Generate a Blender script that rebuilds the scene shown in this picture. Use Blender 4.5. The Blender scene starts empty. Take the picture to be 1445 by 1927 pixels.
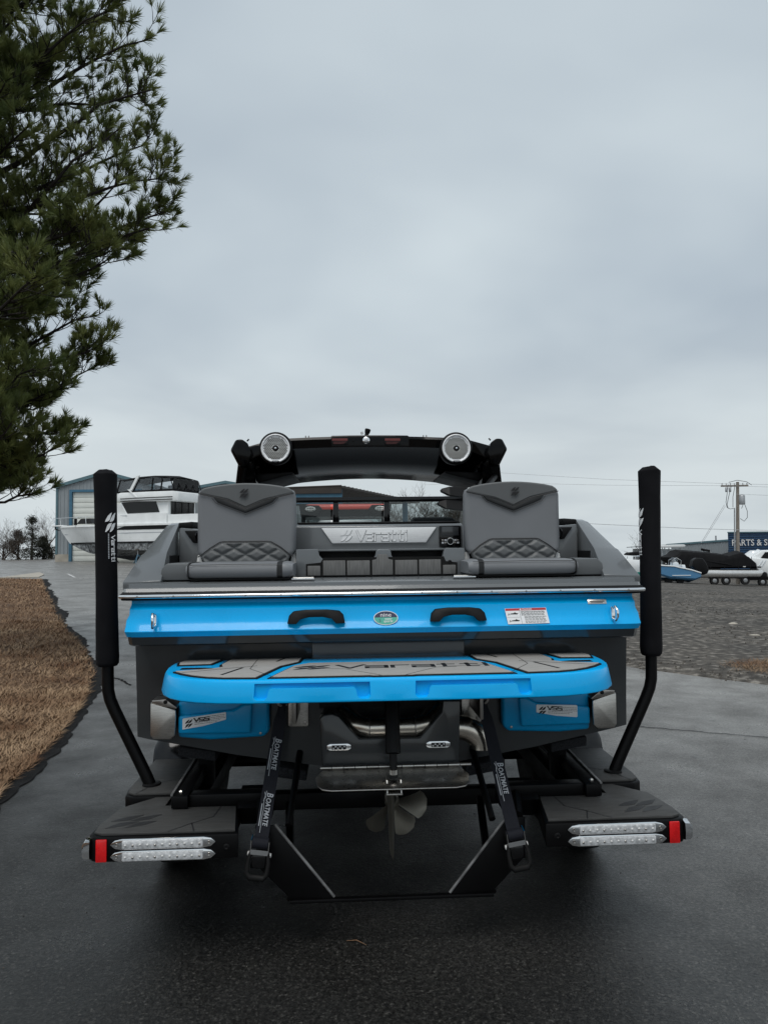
import bpy, bmesh, math, random
from mathutils import Vector, Matrix, Euler, noise as mnoise
R = math.radians
S = bpy.context.scene
C = S.collection
# ---------------------------------------------------------------- camera
FPX = 1336.0                      # focal length in pixels of the 1445 x 1927 photograph
PITCH = math.atan(66.5 / FPX); ROLL = R(0.65); CAM_H = 1.73
_F = Vector((0, math.cos(PITCH), math.sin(PITCH)))
_R0 = Vector((1, 0, 0)); _U0 = Vector((0, -math.sin(PITCH), math.cos(PITCH)))
_R = math.cos(ROLL) * _R0 - math.sin(ROLL) * _U0
_U = math.sin(ROLL) * _R0 + math.cos(ROLL) * _U0
cam_d = bpy.data.cameras.new('camera'); cam = bpy.data.objects.new('camera', cam_d); C.objects.link(cam)
m = Matrix((_R, _U, -_F)).transposed().to_4x4(); m.translation = (0, 0, CAM_H); cam.matrix_world = m
cam_d.sensor_fit = 'VERTICAL'; cam_d.sensor_height = 36.0; cam_d.lens = FPX / 1927 * 36
cam_d.clip_start = 0.05; cam_d.clip_end = 3000
S.camera = cam
# ---------------------------------------------------------------- world: overcast daylight
SUN_EL, SUN_ROT = R(63), R(195)
W = bpy.data.worlds.new('World'); S.world = W; W.use_nodes = True
nt = W.node_tree; nt.nodes.clear()
def N(t, **k):
    n = nt.nodes.new(t)
    for a, b in k.items(): setattr(n, a, b)
    return n
out = N('ShaderNodeOutputWorld'); bg = N('ShaderNodeBackground'); nt.links.new(bg.outputs[0], out.inputs[0])
sky = N('ShaderNodeTexSky', sky_type='NISHITA', sun_disc=False, sun_elevation=SUN_EL, sun_rotation=SUN_ROT)
sky.air_density = 1.0; sky.dust_density = 3.0
tc = N('ShaderNodeTexCoord'); sep = N('ShaderNodeSeparateXYZ'); nt.links.new(tc.outputs['Generated'], sep.inputs[0])
# cloud deck: the view direction is dropped onto a flat layer, so clouds shrink toward the horizon
zm = N('ShaderNodeMath', operation='ADD'); zm.inputs[1].default_value = 0.13; nt.links.new(sep.outputs[2], zm.inputs[0])
zx = N('ShaderNodeMath', operation='MAXIMUM'); zx.inputs[1].default_value = 0.05; nt.links.new(zm.outputs[0], zx.inputs[0])
dx = N('ShaderNodeMath', operation='DIVIDE'); dy = N('ShaderNodeMath', operation='DIVIDE')
nt.links.new(sep.outputs[0], dx.inputs[0]); nt.links.new(zx.outputs[0], dx.inputs[1])
nt.links.new(sep.outputs[1], dy.inputs[0]); nt.links.new(zx.outputs[0], dy.inputs[1])
cmb = N('ShaderNodeCombineXYZ'); nt.links.new(dx.outputs[0], cmb.inputs[0]); nt.links.new(dy.outputs[0], cmb.inputs[1])
nz = N('ShaderNodeTexNoise'); nz.inputs['Scale'].default_value = 0.75; nz.inputs['Detail'].default_value = 4; nz.inputs['Roughness'].default_value = 0.45
nz.inputs['Distortion'].default_value = 0.25
nt.links.new(cmb.outputs[0], nz.inputs['Vector'])
cr = N('ShaderNodeValToRGB'); nt.links.new(nz.outputs['Fac'], cr.inputs[0])
cr.color_ramp.elements[0].position = 0.36; cr.color_ramp.elements[0].color = (4.2, 4.9, 5.55, 1)
cr.color_ramp.elements[1].position = 0.64; cr.color_ramp.elements[1].color = (6.2, 6.95, 7.35, 1)
mx = N('ShaderNodeMix', data_type='RGBA'); mx.inputs['Factor'].default_value = 0.93
nt.links.new(sky.outputs[0], mx.inputs['A']); nt.links.new(cr.outputs[0], mx.inputs['B'])
hz = N('ShaderNodeMapRange', interpolation_type='SMOOTHSTEP'); hz.inputs['From Min'].default_value = 0.34; hz.inputs['From Max'].default_value = 0.06; hz.inputs['To Max'].default_value = 0.55
nt.links.new(sep.outputs[2], hz.inputs['Value'])
mh = N('ShaderNodeMix', data_type='RGBA'); nt.links.new(hz.outputs[0], mh.inputs['Factor']); nt.links.new(mx.outputs['Result'], mh.inputs['A']); mh.inputs['B'].default_value = (6.5, 7.0, 7.1, 1)
nt.links.new(mh.outputs['Result'], bg.inputs[0]); bg.inputs[1].default_value = 0.085
# ---------------------------------------------------------------- sun behind cloud
sd = bpy.data.lights.new('sun', 'SUN'); sd.energy = 1.5; sd.angle = R(35); sd.color = (1.0, 0.97, 0.93)
so = bpy.data.objects.new('sun', sd); C.objects.link(so); so.location = (0, 0, 30)
so.rotation_euler = (R(90) - SUN_EL, 0, math.pi - SUN_ROT)
# ---------------------------------------------------------------- exposure
S.view_settings.view_transform = 'Standard'; S.view_settings.look = 'None'
S.view_settings.exposure = 0.3; S.view_settings.gamma = 1.0; S.view_settings.use_curve_mapping = False
S.render.resolution_x = 767; S.render.resolution_y = 1024

# ================================================================ measuring helpers
YAW = R(3.0); BO = Vector((0.01, 3.4, 0))          # the boat and its trailer point a little to the left
_RB = Matrix.Rotation(YAW, 3, 'Z'); _RBT = _RB.transposed()
O = Vector((0, 0, CAM_H))
def ray(x, y): return _F * FPX + _R * (x - 722.5) - _U * (y - 963.5)
def BY(x, y, yl):                                   # photograph point -> (x, z) on the boat-frame plane y = yl
    d = _RBT @ ray(x, y); o = _RBT @ (O - BO); p = o + d * ((yl - o.y) / d.y); return (p.x, p.z)
def BZ(x, y, zl):
    d = _RBT @ ray(x, y); o = _RBT @ (O - BO); p = o + d * ((zl - o.z) / d.z); return (p.x, p.y)
def WY(x, y, Y):
    d = ray(x, y); return O + d * (Y / d.y)
def hgt(x, y):                                      # lie of the land
    s = max(0.0, min(1.25, (y - 8.0) / 46.0)); s = s * s * (3 - 2 * s) * 0.35 + s * 0.65 if s < 1 else 1 + (s - 1) * 0.4
    k = .85 - .061*(max(-60, min(60, x)) + 12); k = .5*(k + .85 - math.sqrt((k - .85)**2 + .05)); return s * max(-1.7, k) - max(0.0, y - 88.0)*.045 - .05*max(0.0, 1 - s)
def WG(x, y):                                       # photograph point -> point on the land
    d = ray(x, y); lo, hi = 1.0, 400.0
    f = lambda t: (O + d * (t / d.y))
    for _ in range(50):
        mid = (lo + hi) / 2; p = f(mid)
        if p.z > hgt(p.x, p.y): lo = mid
        else: hi = mid
    return f(lo)

# ================================================================ mesh helpers
class MB:
    def __init__(s): s.v = []; s.f = []
    def add(s, vs, fs):
        o = len(s.v); s.v += [tuple(v) for v in vs]; s.f += [tuple(i + o for i in f) for f in fs]; return s
    def box(s, x0, x1, y0, y1, z0, z1):
        return s.add([(x0,y0,z0),(x1,y0,z0),(x1,y1,z0),(x0,y1,z0),(x0,y0,z1),(x1,y0,z1),(x1,y1,z1),(x0,y1,z1)],
                     [(0,3,2,1),(4,5,6,7),(0,1,5,4),(1,2,6,5),(2,3,7,6),(3,0,4,7)])
    def obox(s, c, size, rot=(0,0,0)):
        e = Euler(rot).to_matrix(); h = [k/2 for k in size]; c = Vector(c)
        vs = [c + e @ Vector((sx*h[0], sy*h[1], sz*h[2])) for sz in (-1,1) for sx, sy in ((-1,-1),(1,-1),(1,1),(-1,1))]
        return s.add(vs, [(0,3,2,1),(4,5,6,7),(0,1,5,4),(1,2,6,5),(2,3,7,6),(3,0,4,7)])
    def prism(s, pts, a, b, axis='y'):
        n = len(pts)
        g = {'y': lambda p, t: (p[0], t, p[1]), 'x': lambda p, t: (t, p[0], p[1]), 'z': lambda p, t: (p[0], p[1], t)}[axis]
        vs = [g(p, a) for p in pts] + [g(p, b) for p in pts]
        return s.add(vs, [tuple(range(n)), tuple(range(2*n-1, n-1, -1))] + [(i, i+n, (i+1) % n + n, (i+1) % n) for i in range(n)])
    def loft(s, secs, loop=True, cap=True):
        n = len(secs[0]); vs = [p for q in secs for p in q]; fs = []
        for k in range(len(secs)-1):
            for i in range(n if loop else n-1):
                j = (i+1) % n; fs.append((k*n+i, k*n+j, (k+1)*n+j, (k+1)*n+i))
        if cap and loop: fs += [tuple(range(n-1, -1, -1)), tuple(range((len(secs)-1)*n, len(secs)*n))]
        return s.add(vs, fs)
    def tube(s, path, r, n=10, cap=True):
        path = [Vector(p) for p in path]; rr = r if isinstance(r, (list, tuple)) else [r]*len(path)
        secs = []; up = None
        for i, p in enumerate(path):
            t = (path[min(i+1, len(path)-1)] - path[max(i-1, 0)]).normalized()
            if up is None:
                up = Vector((0,0,1)) if abs(t.z) < .9 else Vector((0,1,0))
            a = t.cross(up).normalized(); up = a.cross(t).normalized()
            secs.append([p + (a*math.cos(2*math.pi*k/n) + up*math.sin(2*math.pi*k/n))*rr[i] for k in range(n)])
        return s.loft(secs, True, cap)
    def lathe(s, prof, c, axis, n=24):              # prof: (radius, height along axis)
        c = Vector(c); t = Vector(axis).normalized(); up = Vector((0,0,1)) if abs(t.z) < .9 else Vector((0,1,0))
        a = t.cross(up).normalized(); b = a.cross(t)
        return s.loft([[c + t*h + (a*math.cos(2*math.pi*k/n) + b*math.sin(2*math.pi*k/n))*max(r, 1e-4) for k in range(n)] for r, h in prof])
    def ring(s, c, axis, rad, r, n=24, m=8, a0=0, a1=2*math.pi):
        c = Vector(c); t = Vector(axis).normalized(); up = Vector((0,0,1)) if abs(t.z) < .9 else Vector((0,1,0))
        a = t.cross(up).normalized(); b = a.cross(t); full = abs(a1-a0-2*math.pi) < 1e-6
        secs = []
        for k in range(n + 1):
            th = a0 + (a1-a0)*k/n; d = a*math.cos(th) + b*math.sin(th)
            secs.append([c + d*(rad + r*math.cos(2*math.pi*j/m)) + t*r*math.sin(2*math.pi*j/m) for j in range(m)])
        return s.loft(secs, True, not full)
    def sweep(s, prof, path, closed=False):         # prof: (outward, z) along a flat path (x, y, z)
        path = [Vector(p) for p in path]; secs = []
        for i, p in enumerate(path):
            a = path[i-1] if i > 0 else None; b = path[i+1] if i < len(path)-1 else None
            t1 = (p-a).normalized() if a is not None else None; t2 = (b-p).normalized() if b is not None else None
            t = ((t1 or t2) + (t2 or t1)).normalized(); nrm = Vector((t.y, -t.x, 0)).normalized()
            k = 1.0
            if t1 and t2: k = 1/max(.4, math.sqrt((1+max(-.9, t1.dot(t2)))/2))
            secs.append([p + nrm*(o*k) + Vector((0,0,z)) for o, z in prof])
        return s.loft(secs)
    def pad(s, poly, y, thick, r=.02, puff=.006, axis='y', sign=-1):
        # soft cushion with rounded edges from an outline; faces along sign*axis
        c = Vector((sum(p[0] for p in poly)/len(poly), sum(p[1] for p in poly)/len(poly)))
        P = [Vector(p) for p in poly]; n = len(P); area = sum(P[i].x*P[(i+1)%n].y - P[(i+1)%n].x*P[i].y for i in range(n))
        def inset(d):
            q = []
            for i in range(n):
                e1 = (P[i]-P[i-1]).normalized(); e2 = (P[(i+1)%n]-P[i]).normalized()
                n1 = Vector((-e1.y, e1.x)); n2 = Vector((-e2.y, e2.x))
                if area < 0: n1, n2 = -n1, -n2
                b = (n1+n2); b = b/max(.5, b.length_squared/2) if b.length > 1e-6 else n1
                q.append(P[i] + b*d)
            return q
        g = {'y': lambda p, t: (p.x, t, p.y), 'z': lambda p, t: (p.x, p.y, t), 'x': lambda p, t: (t, p.x, p.y)}[axis]
        lev = [(r*.4, -thick), (0, -thick+r*.5), (0, -r), (r*.13, -r*.5), (r*.5, -r*.13), (r, 0), (r*1.25, 0)]
        secs = [[g(p, y + sign*h) for p in inset(d)] for d, h in lev]
        return s.loft(secs)
    def build(s, name, mat, parent=None, bevel=0, seg=2, smooth=40, fix=True, bang=25):
        me = bpy.data.meshes.new(name); me.from_pydata(s.v, [], s.f)
        if fix or bevel:
            bm = bmesh.new(); bm.from_mesh(me); bmesh.ops.recalc_face_normals(bm, faces=bm.faces)
            if bevel:
                ed = [e for e in bm.edges if len(e.link_faces) == 2 and e.calc_face_angle(0) > R(bang)]
                bmesh.ops.bevel(bm, geom=ed, offset=bevel, segments=seg, profile=.5, affect='EDGES', clamp_overlap=True)
            bm.to_mesh(me); bm.free()
        return mkobj(name, me, mat, parent, smooth)
def mkobj(name, me, mat, parent=None, smooth=40):
    if smooth:
        me.polygons.foreach_set('use_smooth', [True]*len(me.polygons))
        if smooth < 180: me.set_sharp_from_angle(angle=R(smooth))
    me.materials.append(mat)
    o = bpy.data.objects.new(name, me); C.objects.link(o)
    if parent: o.parent = parent
    return o
def tag(o, label=None, cat=None, group=None, kind=None):
    for k, v in (('label', label), ('category', cat), ('group', group), ('kind', kind)):
        if v: o[k] = v
    return o
def empty(name, loc=(0,0,0), rz=0, label=None, cat=None, group=None):
    o = bpy.data.objects.new(name, None); C.objects.link(o); o.location = loc; o.rotation_euler = (0,0,rz); o.empty_display_size = .1
    return tag(o, label, cat, group)
def dup(o, parent=None, loc=None, rz=None):
    c = o.copy(); C.objects.link(c); c.parent = parent
    if loc is not None: c.location = loc
    if rz is not None: c.rotation_euler = (0,0,rz)
    for ch in [k for k in bpy.data.objects if k.parent == o]: dup(ch, c)
    return c
def rrect(x0, x1, y0, y1, r, n=4):                  # rounded rectangle outline
    pts = []
    for cx, cy, a in ((x1-r,y0+r,-90),(x1-r,y1-r,0),(x0+r,y1-r,90),(x0+r,y0+r,180)):
        for k in range(n+1):
            t = R(a + 90*k/n); pts.append((cx + r*math.cos(t), cy + r*math.sin(t)))
    return pts
def mirror(poly): return [(-x, y) for x, y in reversed(poly)]
def frame(o, xd, yd):                               # placement of flat artwork: origin, x and y directions
    o = Vector(o); xd = Vector(xd).normalized(); yd = Vector(yd).normalized(); return o, xd, yd, xd.cross(yd)
def flat(mb, polys, fr, t=.001, sc=1.0):            # thin raised artwork polygons on a surface
    o, xd, yd, nd = fr
    for poly in polys:
        n = len(poly); a = [o + xd*(p[0]*sc) + yd*(p[1]*sc) for p in poly]; b = [q + nd*t for q in a]
        mb.add(a + b, [tuple(range(n-1,-1,-1)), tuple(range(n, 2*n))] + [(i, (i+1) % n, (i+1) % n + n, i+n) for i in range(n)])
    return mb
def stroke(pts, w):                                 # thick line -> quads
    polys = []
    for (x0,y0),(x1,y1) in zip(pts, pts[1:]):
        l = math.hypot(x1-x0, y1-y0) or 1; ux, uy = (x1-x0)/l*w/2, (y1-y0)/l*w/2
        x0 -= ux*.98; y0 -= uy*.98; x1 += ux*.98; y1 += uy*.98
        polys.append([(x0-uy,y0+ux),(x0+uy,y0-ux),(x1+uy,y1-ux),(x1-uy,y1+ux)])
    return polys
GL = {'V': ([[(0,1),(.45,0),(.95,1)]], 1.05), 'a': ([[(.02,.7),(.72,.7),(.72,0),(.02,0),(.02,.36),(.72,.36)]], .95),
      'r': ([[(0,0),(0,.7),(.55,.7)]], .75), 't': ([[(.2,.95),(.2,0),(.52,0)],[(0,.7),(.52,.7)]], .86), 'i': ([[(0,0),(0,.66)],[(0,.88),(0,.96)]], .3),
      'S': ([[(.8,1),(0,1),(0,.52),(.8,.5),(.8,0),(0,0)]], 1.08)}
def word(s, w=.17, xs=1.0):
    polys = []; x = 0
    for ch in s:
        g, adv = GL[ch]
        for st in g: polys += [[((p[0]+x)*xs, p[1]) for p in q] for q in stroke(st, w)]
        x += adv
    return polys, x*xs
_b = [(0,.50),(.10,.66),(.27,.84),(.50,.97),(.62,1.0),(.52,.80),(.42,.62),(.27,.54)]
_b2 = [(x+.40, y) for x, y in _b]
EMBLEM = [_b, _b2] + [[(1.02-x, .96-y) for x, y in p] for p in (_b, _b2)]
_fonts = {}
def text(s, size, fr, mat, name, parent, xs=1.0, t=.001, align='LEFT', bold=0.0, shear=0.0):
    cu = bpy.data.curves.new('t', 'FONT'); cu.body = s; cu.size = size; cu.align_x = align; cu.offset = bold*size; cu.shear = shear
    cu.resolution_u = 3
    ob = bpy.data.objects.new('t', cu); me0 = ob.to_mesh()
    o, xd, yd, nd = fr
    vs = [o + xd*(v.co.x*xs) + yd*v.co.y + nd*t for v in me0.vertices]; fs = [tuple(p.vertices) for p in me0.polygons]
    ob.to_mesh_clear(); bpy.data.objects.remove(ob); bpy.data.curves.remove(cu)
    me = bpy.data.meshes.new(name); me.from_pydata([tuple(v) for v in vs], [], fs)
    return mkobj(name, me, mat, parent, 0)

# ================================================================ materials
MATS = {}
def mat(name, col, rough=.5, metal=0, coat=0, var=.12, vs=6, bump=0, bs=80, spec=.5, stretch=None, col2=None, rvar=.12, trans=0, ior=1.45, emit=0, alpha=1, detail=5, crough=.05, sheen=0):
    m = bpy.data.materials.new(name); m.use_nodes = True; t = m.node_tree; p = t.nodes['Principled BSDF']; MATS[name] = m
    p.inputs['Roughness'].default_value = rough; p.inputs['Metallic'].default_value = metal; p.inputs['Coat Weight'].default_value = coat
    p.inputs['Coat Roughness'].default_value = crough
    p.inputs['Specular IOR Level'].default_value = spec; p.inputs['IOR'].default_value = ior; p.inputs['Transmission Weight'].default_value = trans
    p.inputs['Alpha'].default_value = alpha; p.inputs['Sheen Weight'].default_value = sheen
    c = (*col, 1) if len(col) == 3 else col
    p.inputs['Base Color'].default_value = c
    if emit: p.inputs['Emission Color'].default_value = c; p.inputs['Emission Strength'].default_value = emit
    if var or bump or rvar:
        tcn = t.nodes.new('ShaderNodeTexCoord'); mp = t.nodes.new('ShaderNodeMapping'); t.links.new(tcn.outputs['Object'], mp.inputs[0])
        if stretch: mp.inputs['Scale'].default_value = stretch
        n = t.nodes.new('ShaderNodeTexNoise'); n.inputs['Scale'].default_value = vs; n.inputs['Detail'].default_value = detail; t.links.new(mp.outputs[0], n.inputs['Vector'])
        r = t.nodes.new('ShaderNodeValToRGB'); t.links.new(n.outputs['Fac'], r.inputs[0])
        c2 = col2 or [k*(1+var) for k in col]; c1 = [k*(1-var) for k in col] if not col2 else col
        r.color_ramp.elements[0].position = .33; r.color_ramp.elements[1].position = .67
        r.color_ramp.elements[0].color = (*c1, 1); r.color_ramp.elements[1].color = (*c2, 1)
        t.links.new(r.outputs[0], p.inputs['Base Color'])
        if rvar:
            mr = t.nodes.new('ShaderNodeMapRange'); mr.inputs['From Min'].default_value = .3; mr.inputs['From Max'].default_value = .7
            mr.inputs['To Min'].default_value = max(.02, rough*(1-rvar)); mr.inputs['To Max'].default_value = min(1, rough*(1+rvar))
            n3 = t.nodes.new('ShaderNodeTexNoise'); n3.inputs['Scale'].default_value = vs*2.3; n3.inputs['Detail'].default_value = 3
            t.links.new(mp.outputs[0], n3.inputs['Vector']); t.links.new(n3.outputs['Fac'], mr.inputs['Value']); t.links.new(mr.outputs[0], p.inputs['Roughness'])
        if bump:
            n2 = t.nodes.new('ShaderNodeTexNoise'); n2.inputs['Scale'].default_value = bs; n2.inputs['Detail'].default_value = 3; t.links.new(mp.outputs[0], n2.inputs['Vector'])
            b = t.nodes.new('ShaderNodeBump'); b.inputs['Strength'].default_value = bump; b.inputs['Distance'].default_value = .01
            t.links.new(n2.outputs['Fac'], b.inputs['Height']); t.links.new(b.outputs[0], p.inputs['Normal'])
    return m
BLUE = mat('blue_gelcoat', (.0,.40,.84), .3, coat=.25, crough=.03, var=.05, vs=3, rvar=.3, spec=.3)
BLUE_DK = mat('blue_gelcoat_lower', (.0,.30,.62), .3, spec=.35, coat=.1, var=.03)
GREY = mat('grey_gelcoat', (.112,.121,.128), .22, coat=.45, var=.03, vs=3)
GREY_D = mat('grey_nonskid', (.10,.107,.112), .42, coat=.1, var=.05, vs=4, bump=.05, bs=300)
BLACK_G = mat('black_gloss', (.003,.003,.0035), .12, spec=.4, coat=.15, var=.1)
BLACK_P = mat('black_powder_coat', (.002,.002,.0023), .42, var=.2, bump=.05, bs=200, spec=.22)
BLACK_M = mat('black_plastic', (.0045,.0045,.005), .5, spec=.25, var=.15, bump=.04, bs=150)
BLACK_F = mat('black_neoprene', (.003,.003,.0045), .85, var=.25, vs=3, bump=.12, bs=260, spec=.25)
VINYL = mat('grey_vinyl', (.165,.173,.184), .48, var=.05, vs=3, bump=.06, bs=350)
VINYL_D = mat('dark_grey_vinyl', (.098,.103,.106), .5, var=.05, vs=3, bump=.06, bs=350)
VINYL_B = mat('black_vinyl', (.012,.013,.014), .55, var=.1, bump=.05, bs=350)
CHROME = mat('chrome', (.82,.83,.84), .08, metal=1, var=.03)
STEEL = mat('brushed_stainless', (.52,.50,.47), .3, metal=1, var=.1, vs=30, stretch=(1,1,8))
STEEL_D = mat('dull_stainless', (.36,.34,.32), .34, metal=1, var=.15, vs=6)
ALU = mat('brushed_aluminium', (.78,.79,.80), .36, metal=.05, var=.05, vs=40, stretch=(.3,1,9))
FOAM = mat('light_foam_deck', (.30,.29,.275), .8, var=.13, vs=26, stretch=(.6,9,9), bump=.15, bs=90, spec=.25, detail=8)
FOAM_D = mat('dark_foam_pad', (.045,.045,.044), .6, var=.22, vs=22, stretch=(.5,7,7), bump=.12, bs=90, spec=.4, detail=8)
FOAM_M = mat('grey_foam_pad', (.13,.13,.128), .72, var=.22, vs=26, stretch=(9,9,.5), bump=.12, bs=90, spec=.3, detail=8)
RUBBER = mat('black_rubber', (.004,.004,.004), .7, spec=.3, var=.2, bump=.1, bs=120)
TYRE = mat('tyre_rubber', (.006,.006,.006), .8, var=.3, vs=10, bump=.2, bs=90)
WHITE_INK = mat('white_print', (.72,.73,.74), .6, var=.03)
GREY_INK = mat('grey_print', (.38,.40,.43), .6, var=.05)
BLACK_INK = mat('black_print', (.012,.012,.013), .55, var=.1)
RED_INK = mat('red_print', (.42,.02,.03), .5, var=.05)
RED_LENS = mat('red_reflector', (.62,.006,.008), .25, coat=.6, var=.1, vs=60)
CLEAR = mat('clear_lens', (.50,.51,.52), .16, var=.28, vs=55, coat=.5, bump=.25, bs=120)
GLASS = mat('tinted_glass', (.75,.8,.8), .02, var=0, rvar=0, trans=1, ior=1.02, spec=.5)
PLASTIC_W = mat('white_plastic', (.62,.62,.61), .4, var=.04)
CARPET = mat('bunk_carpet', (.03,.031,.034), .95, var=.35, vs=120, bump=.6, bs=220, spec=.1)
BRONZE = mat('satin_propeller_metal', (.26,.24,.20), .4, metal=.8, var=.12)
def glass(name, tint, gloss=.9, rough=.02):
    m = bpy.data.materials.new(name); m.use_nodes = True; t = m.node_tree; t.nodes.clear()
    o = t.nodes.new('ShaderNodeOutputMaterial'); mx = t.nodes.new('ShaderNodeMixShader'); tr = t.nodes.new('ShaderNodeBsdfTransparent'); gl = t.nodes.new('ShaderNodeBsdfGlossy')
    tr.inputs[0].default_value = (*tint, 1); gl.inputs['Roughness'].default_value = rough; gl.inputs[0].default_value = (gloss,)*3 + (1,)
    fr = t.nodes.new('ShaderNodeFresnel'); fr.inputs[0].default_value = 1.5
    t.links.new(fr.outputs[0], mx.inputs[0]); t.links.new(tr.outputs[0], mx.inputs[1]); t.links.new(gl.outputs[0], mx.inputs[2]); t.links.new(mx.outputs[0], o.inputs[0])
    return m
GLASS = glass('tinted_glass', (.74,.78,.78))
GLASS_D = glass('dark_glass', (.10,.11,.12), .8)
VINYL_CLEAR = glass('clear_vinyl', (.84,.86,.88), .5, .15)
TOWER_B = mat('tower_black', (.002,.002,.0022), .14, spec=.22, var=.1)
GALV_T = mat('pale_edge_metal', (.16,.16,.16), .5, metal=.3, var=.6, vs=14)  # pale mottled grey for the beam edge and gusset rail strips
GREY_SHADED = mat('shade_darkened_gelcoat', (.034,.037,.039), .2, coat=.3, var=.06, vs=2.5, rvar=.3)  # same grey as the deck, with the shade low on the stern painted in
EXHAUST = mat('warm_exhaust_steel', (.62,.57,.50), .24, metal=1, var=.14, vs=9)
RED_DULL = mat('faded_red_print', (.13,.028,.026), .6, var=.15)
# ================================================================ ground
def node_mat(name):
    m = bpy.data.materials.new(name); m.use_nodes = True; t = m.node_tree; return m, t, t.nodes['Principled BSDF']
def nnoise(t, vec, scale, detail=4, rough=.5):
    n = t.nodes.new('ShaderNodeTexNoise'); n.inputs['Scale'].default_value = scale; n.inputs['Detail'].default_value = detail; n.inputs['Roughness'].default_value = rough
    t.links.new(vec, n.inputs['Vector']); return n.outputs['Fac']
def nramp(t, fac, stops):
    r = t.nodes.new('ShaderNodeValToRGB'); t.links.new(fac, r.inputs[0]); e = r.color_ramp.elements
    while len(e) < len(stops): e.new(.5)
    for k, (p, c) in enumerate(stops): e[k].position = p; e[k].color = (*c, 1) if len(c) == 3 else c
    return r.outputs[0]
def nmix(t, f, a, b, mode='MIX'):
    n = t.nodes.new('ShaderNodeMix'); n.data_type = 'RGBA'; n.blend_type = mode
    for s, v in (('Factor', f), ('A', a), ('B', b)):
        if hasattr(v, 'type') and not isinstance(v, (tuple, float)): t.links.new(v, n.inputs[s])
        else: n.inputs[s].default_value = (*v, 1) if isinstance(v, tuple) and len(v) == 3 else v
    return n.outputs['Result']
def nbump(t, p, h, strength, dist):
    b = t.nodes.new('ShaderNodeBump'); b.inputs['Strength'].default_value = strength; b.inputs['Distance'].default_value = dist
    t.links.new(h, b.inputs['Height']); t.links.new(b.outputs[0], p.inputs['Normal'])

# asphalt: damp and dark near the boat, older, drier and paler to the right and far side
ASPHALT, t, p = node_mat('damp_asphalt')
tcn = t.nodes.new('ShaderNodeTexCoord'); ov = tcn.outputs['Object']
sp = t.nodes.new('ShaderNodeSeparateXYZ'); t.links.new(ov, sp.inputs[0])
ma = t.nodes.new('ShaderNodeMath'); ma.operation = 'MULTIPLY_ADD'; ma.inputs[1].default_value = .8; t.links.new(sp.outputs[0], ma.inputs[0])
my = t.nodes.new('ShaderNodeMath'); my.operation = 'MULTIPLY'; my.inputs[1].default_value = .95; t.links.new(sp.outputs[1], my.inputs[0]); t.links.new(my.outputs[0], ma.inputs[2])
big = nnoise(t, ov, .55, 5, .6)
mb_ = t.nodes.new('ShaderNodeMath'); mb_.operation = 'MULTIPLY_ADD'; mb_.inputs[1].default_value = 3.2; t.links.new(big, mb_.inputs[0]); t.links.new(ma.outputs[0], mb_.inputs[2])
dr = t.nodes.new('ShaderNodeMapRange'); dr.inputs['From Min'].default_value = 4.7; dr.inputs['From Max'].default_value = 13.5; t.links.new(mb_.outputs[0], dr.inputs['Value'])
far = t.nodes.new('ShaderNodeMapRange'); far.inputs['From Min'].default_value = 12; far.inputs['From Max'].default_value = 42; far.inputs['To Max'].default_value = .38; t.links.new(sp.outputs[1], far.inputs['Value'])
dmx = t.nodes.new('ShaderNodeMath'); dmx.operation = 'MAXIMUM'; t.links.new(dr.outputs[0], dmx.inputs[0]); t.links.new(far.outputs[0], dmx.inputs[1])
vg = t.nodes.new('ShaderNodeTexVoronoi'); vg.inputs['Scale'].default_value = 105; t.links.new(ov, vg.inputs['Vector'])
vsep = t.nodes.new('ShaderNodeSeparateColor'); t.links.new(vg.outputs['Color'], vsep.inputs[0])
n1 = nnoise(t, ov, 60, 5, .8); mid = nnoise(t, ov, 34, 4, .7); patch = nnoise(t, ov, 1.1, 6, .65)
fm = t.nodes.new('ShaderNodeMath'); fm.operation = 'MULTIPLY_ADD'; fm.inputs[1].default_value = .22; t.links.new(vsep.outputs[0], fm.inputs[0])
fo_ = t.nodes.new('ShaderNodeMath'); fo_.operation = 'SUBTRACT'; fo_.inputs[1].default_value = .11; t.links.new(n1, fo_.inputs[0]); t.links.new(fo_.outputs[0], fm.inputs[2])
fine = fm.outputs[0]
wet = nramp(t, fine, [(.34, (.003,.003,.003)), (.5, (.011,.0108,.0101)), (.62, (.026,.0255,.024)), (.72, (.085,.083,.078))])
dry = nramp(t, fine, [(.32, (.075,.073,.069)), (.5, (.165,.160,.150)), (.7, (.29,.28,.265))])
colr = nmix(t, dmx.outputs[0], wet, dry)
colr = nmix(t, .85, colr, nramp(t, patch, [(.3, (.68,.68,.68)), (.7, (1.25,1.22,1.18))]), 'MULTIPLY')
vor = t.nodes.new('ShaderNodeTexVoronoi'); vor.inputs['Scale'].default_value = 19; t.links.new(ov, vor.inputs['Vector'])
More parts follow.
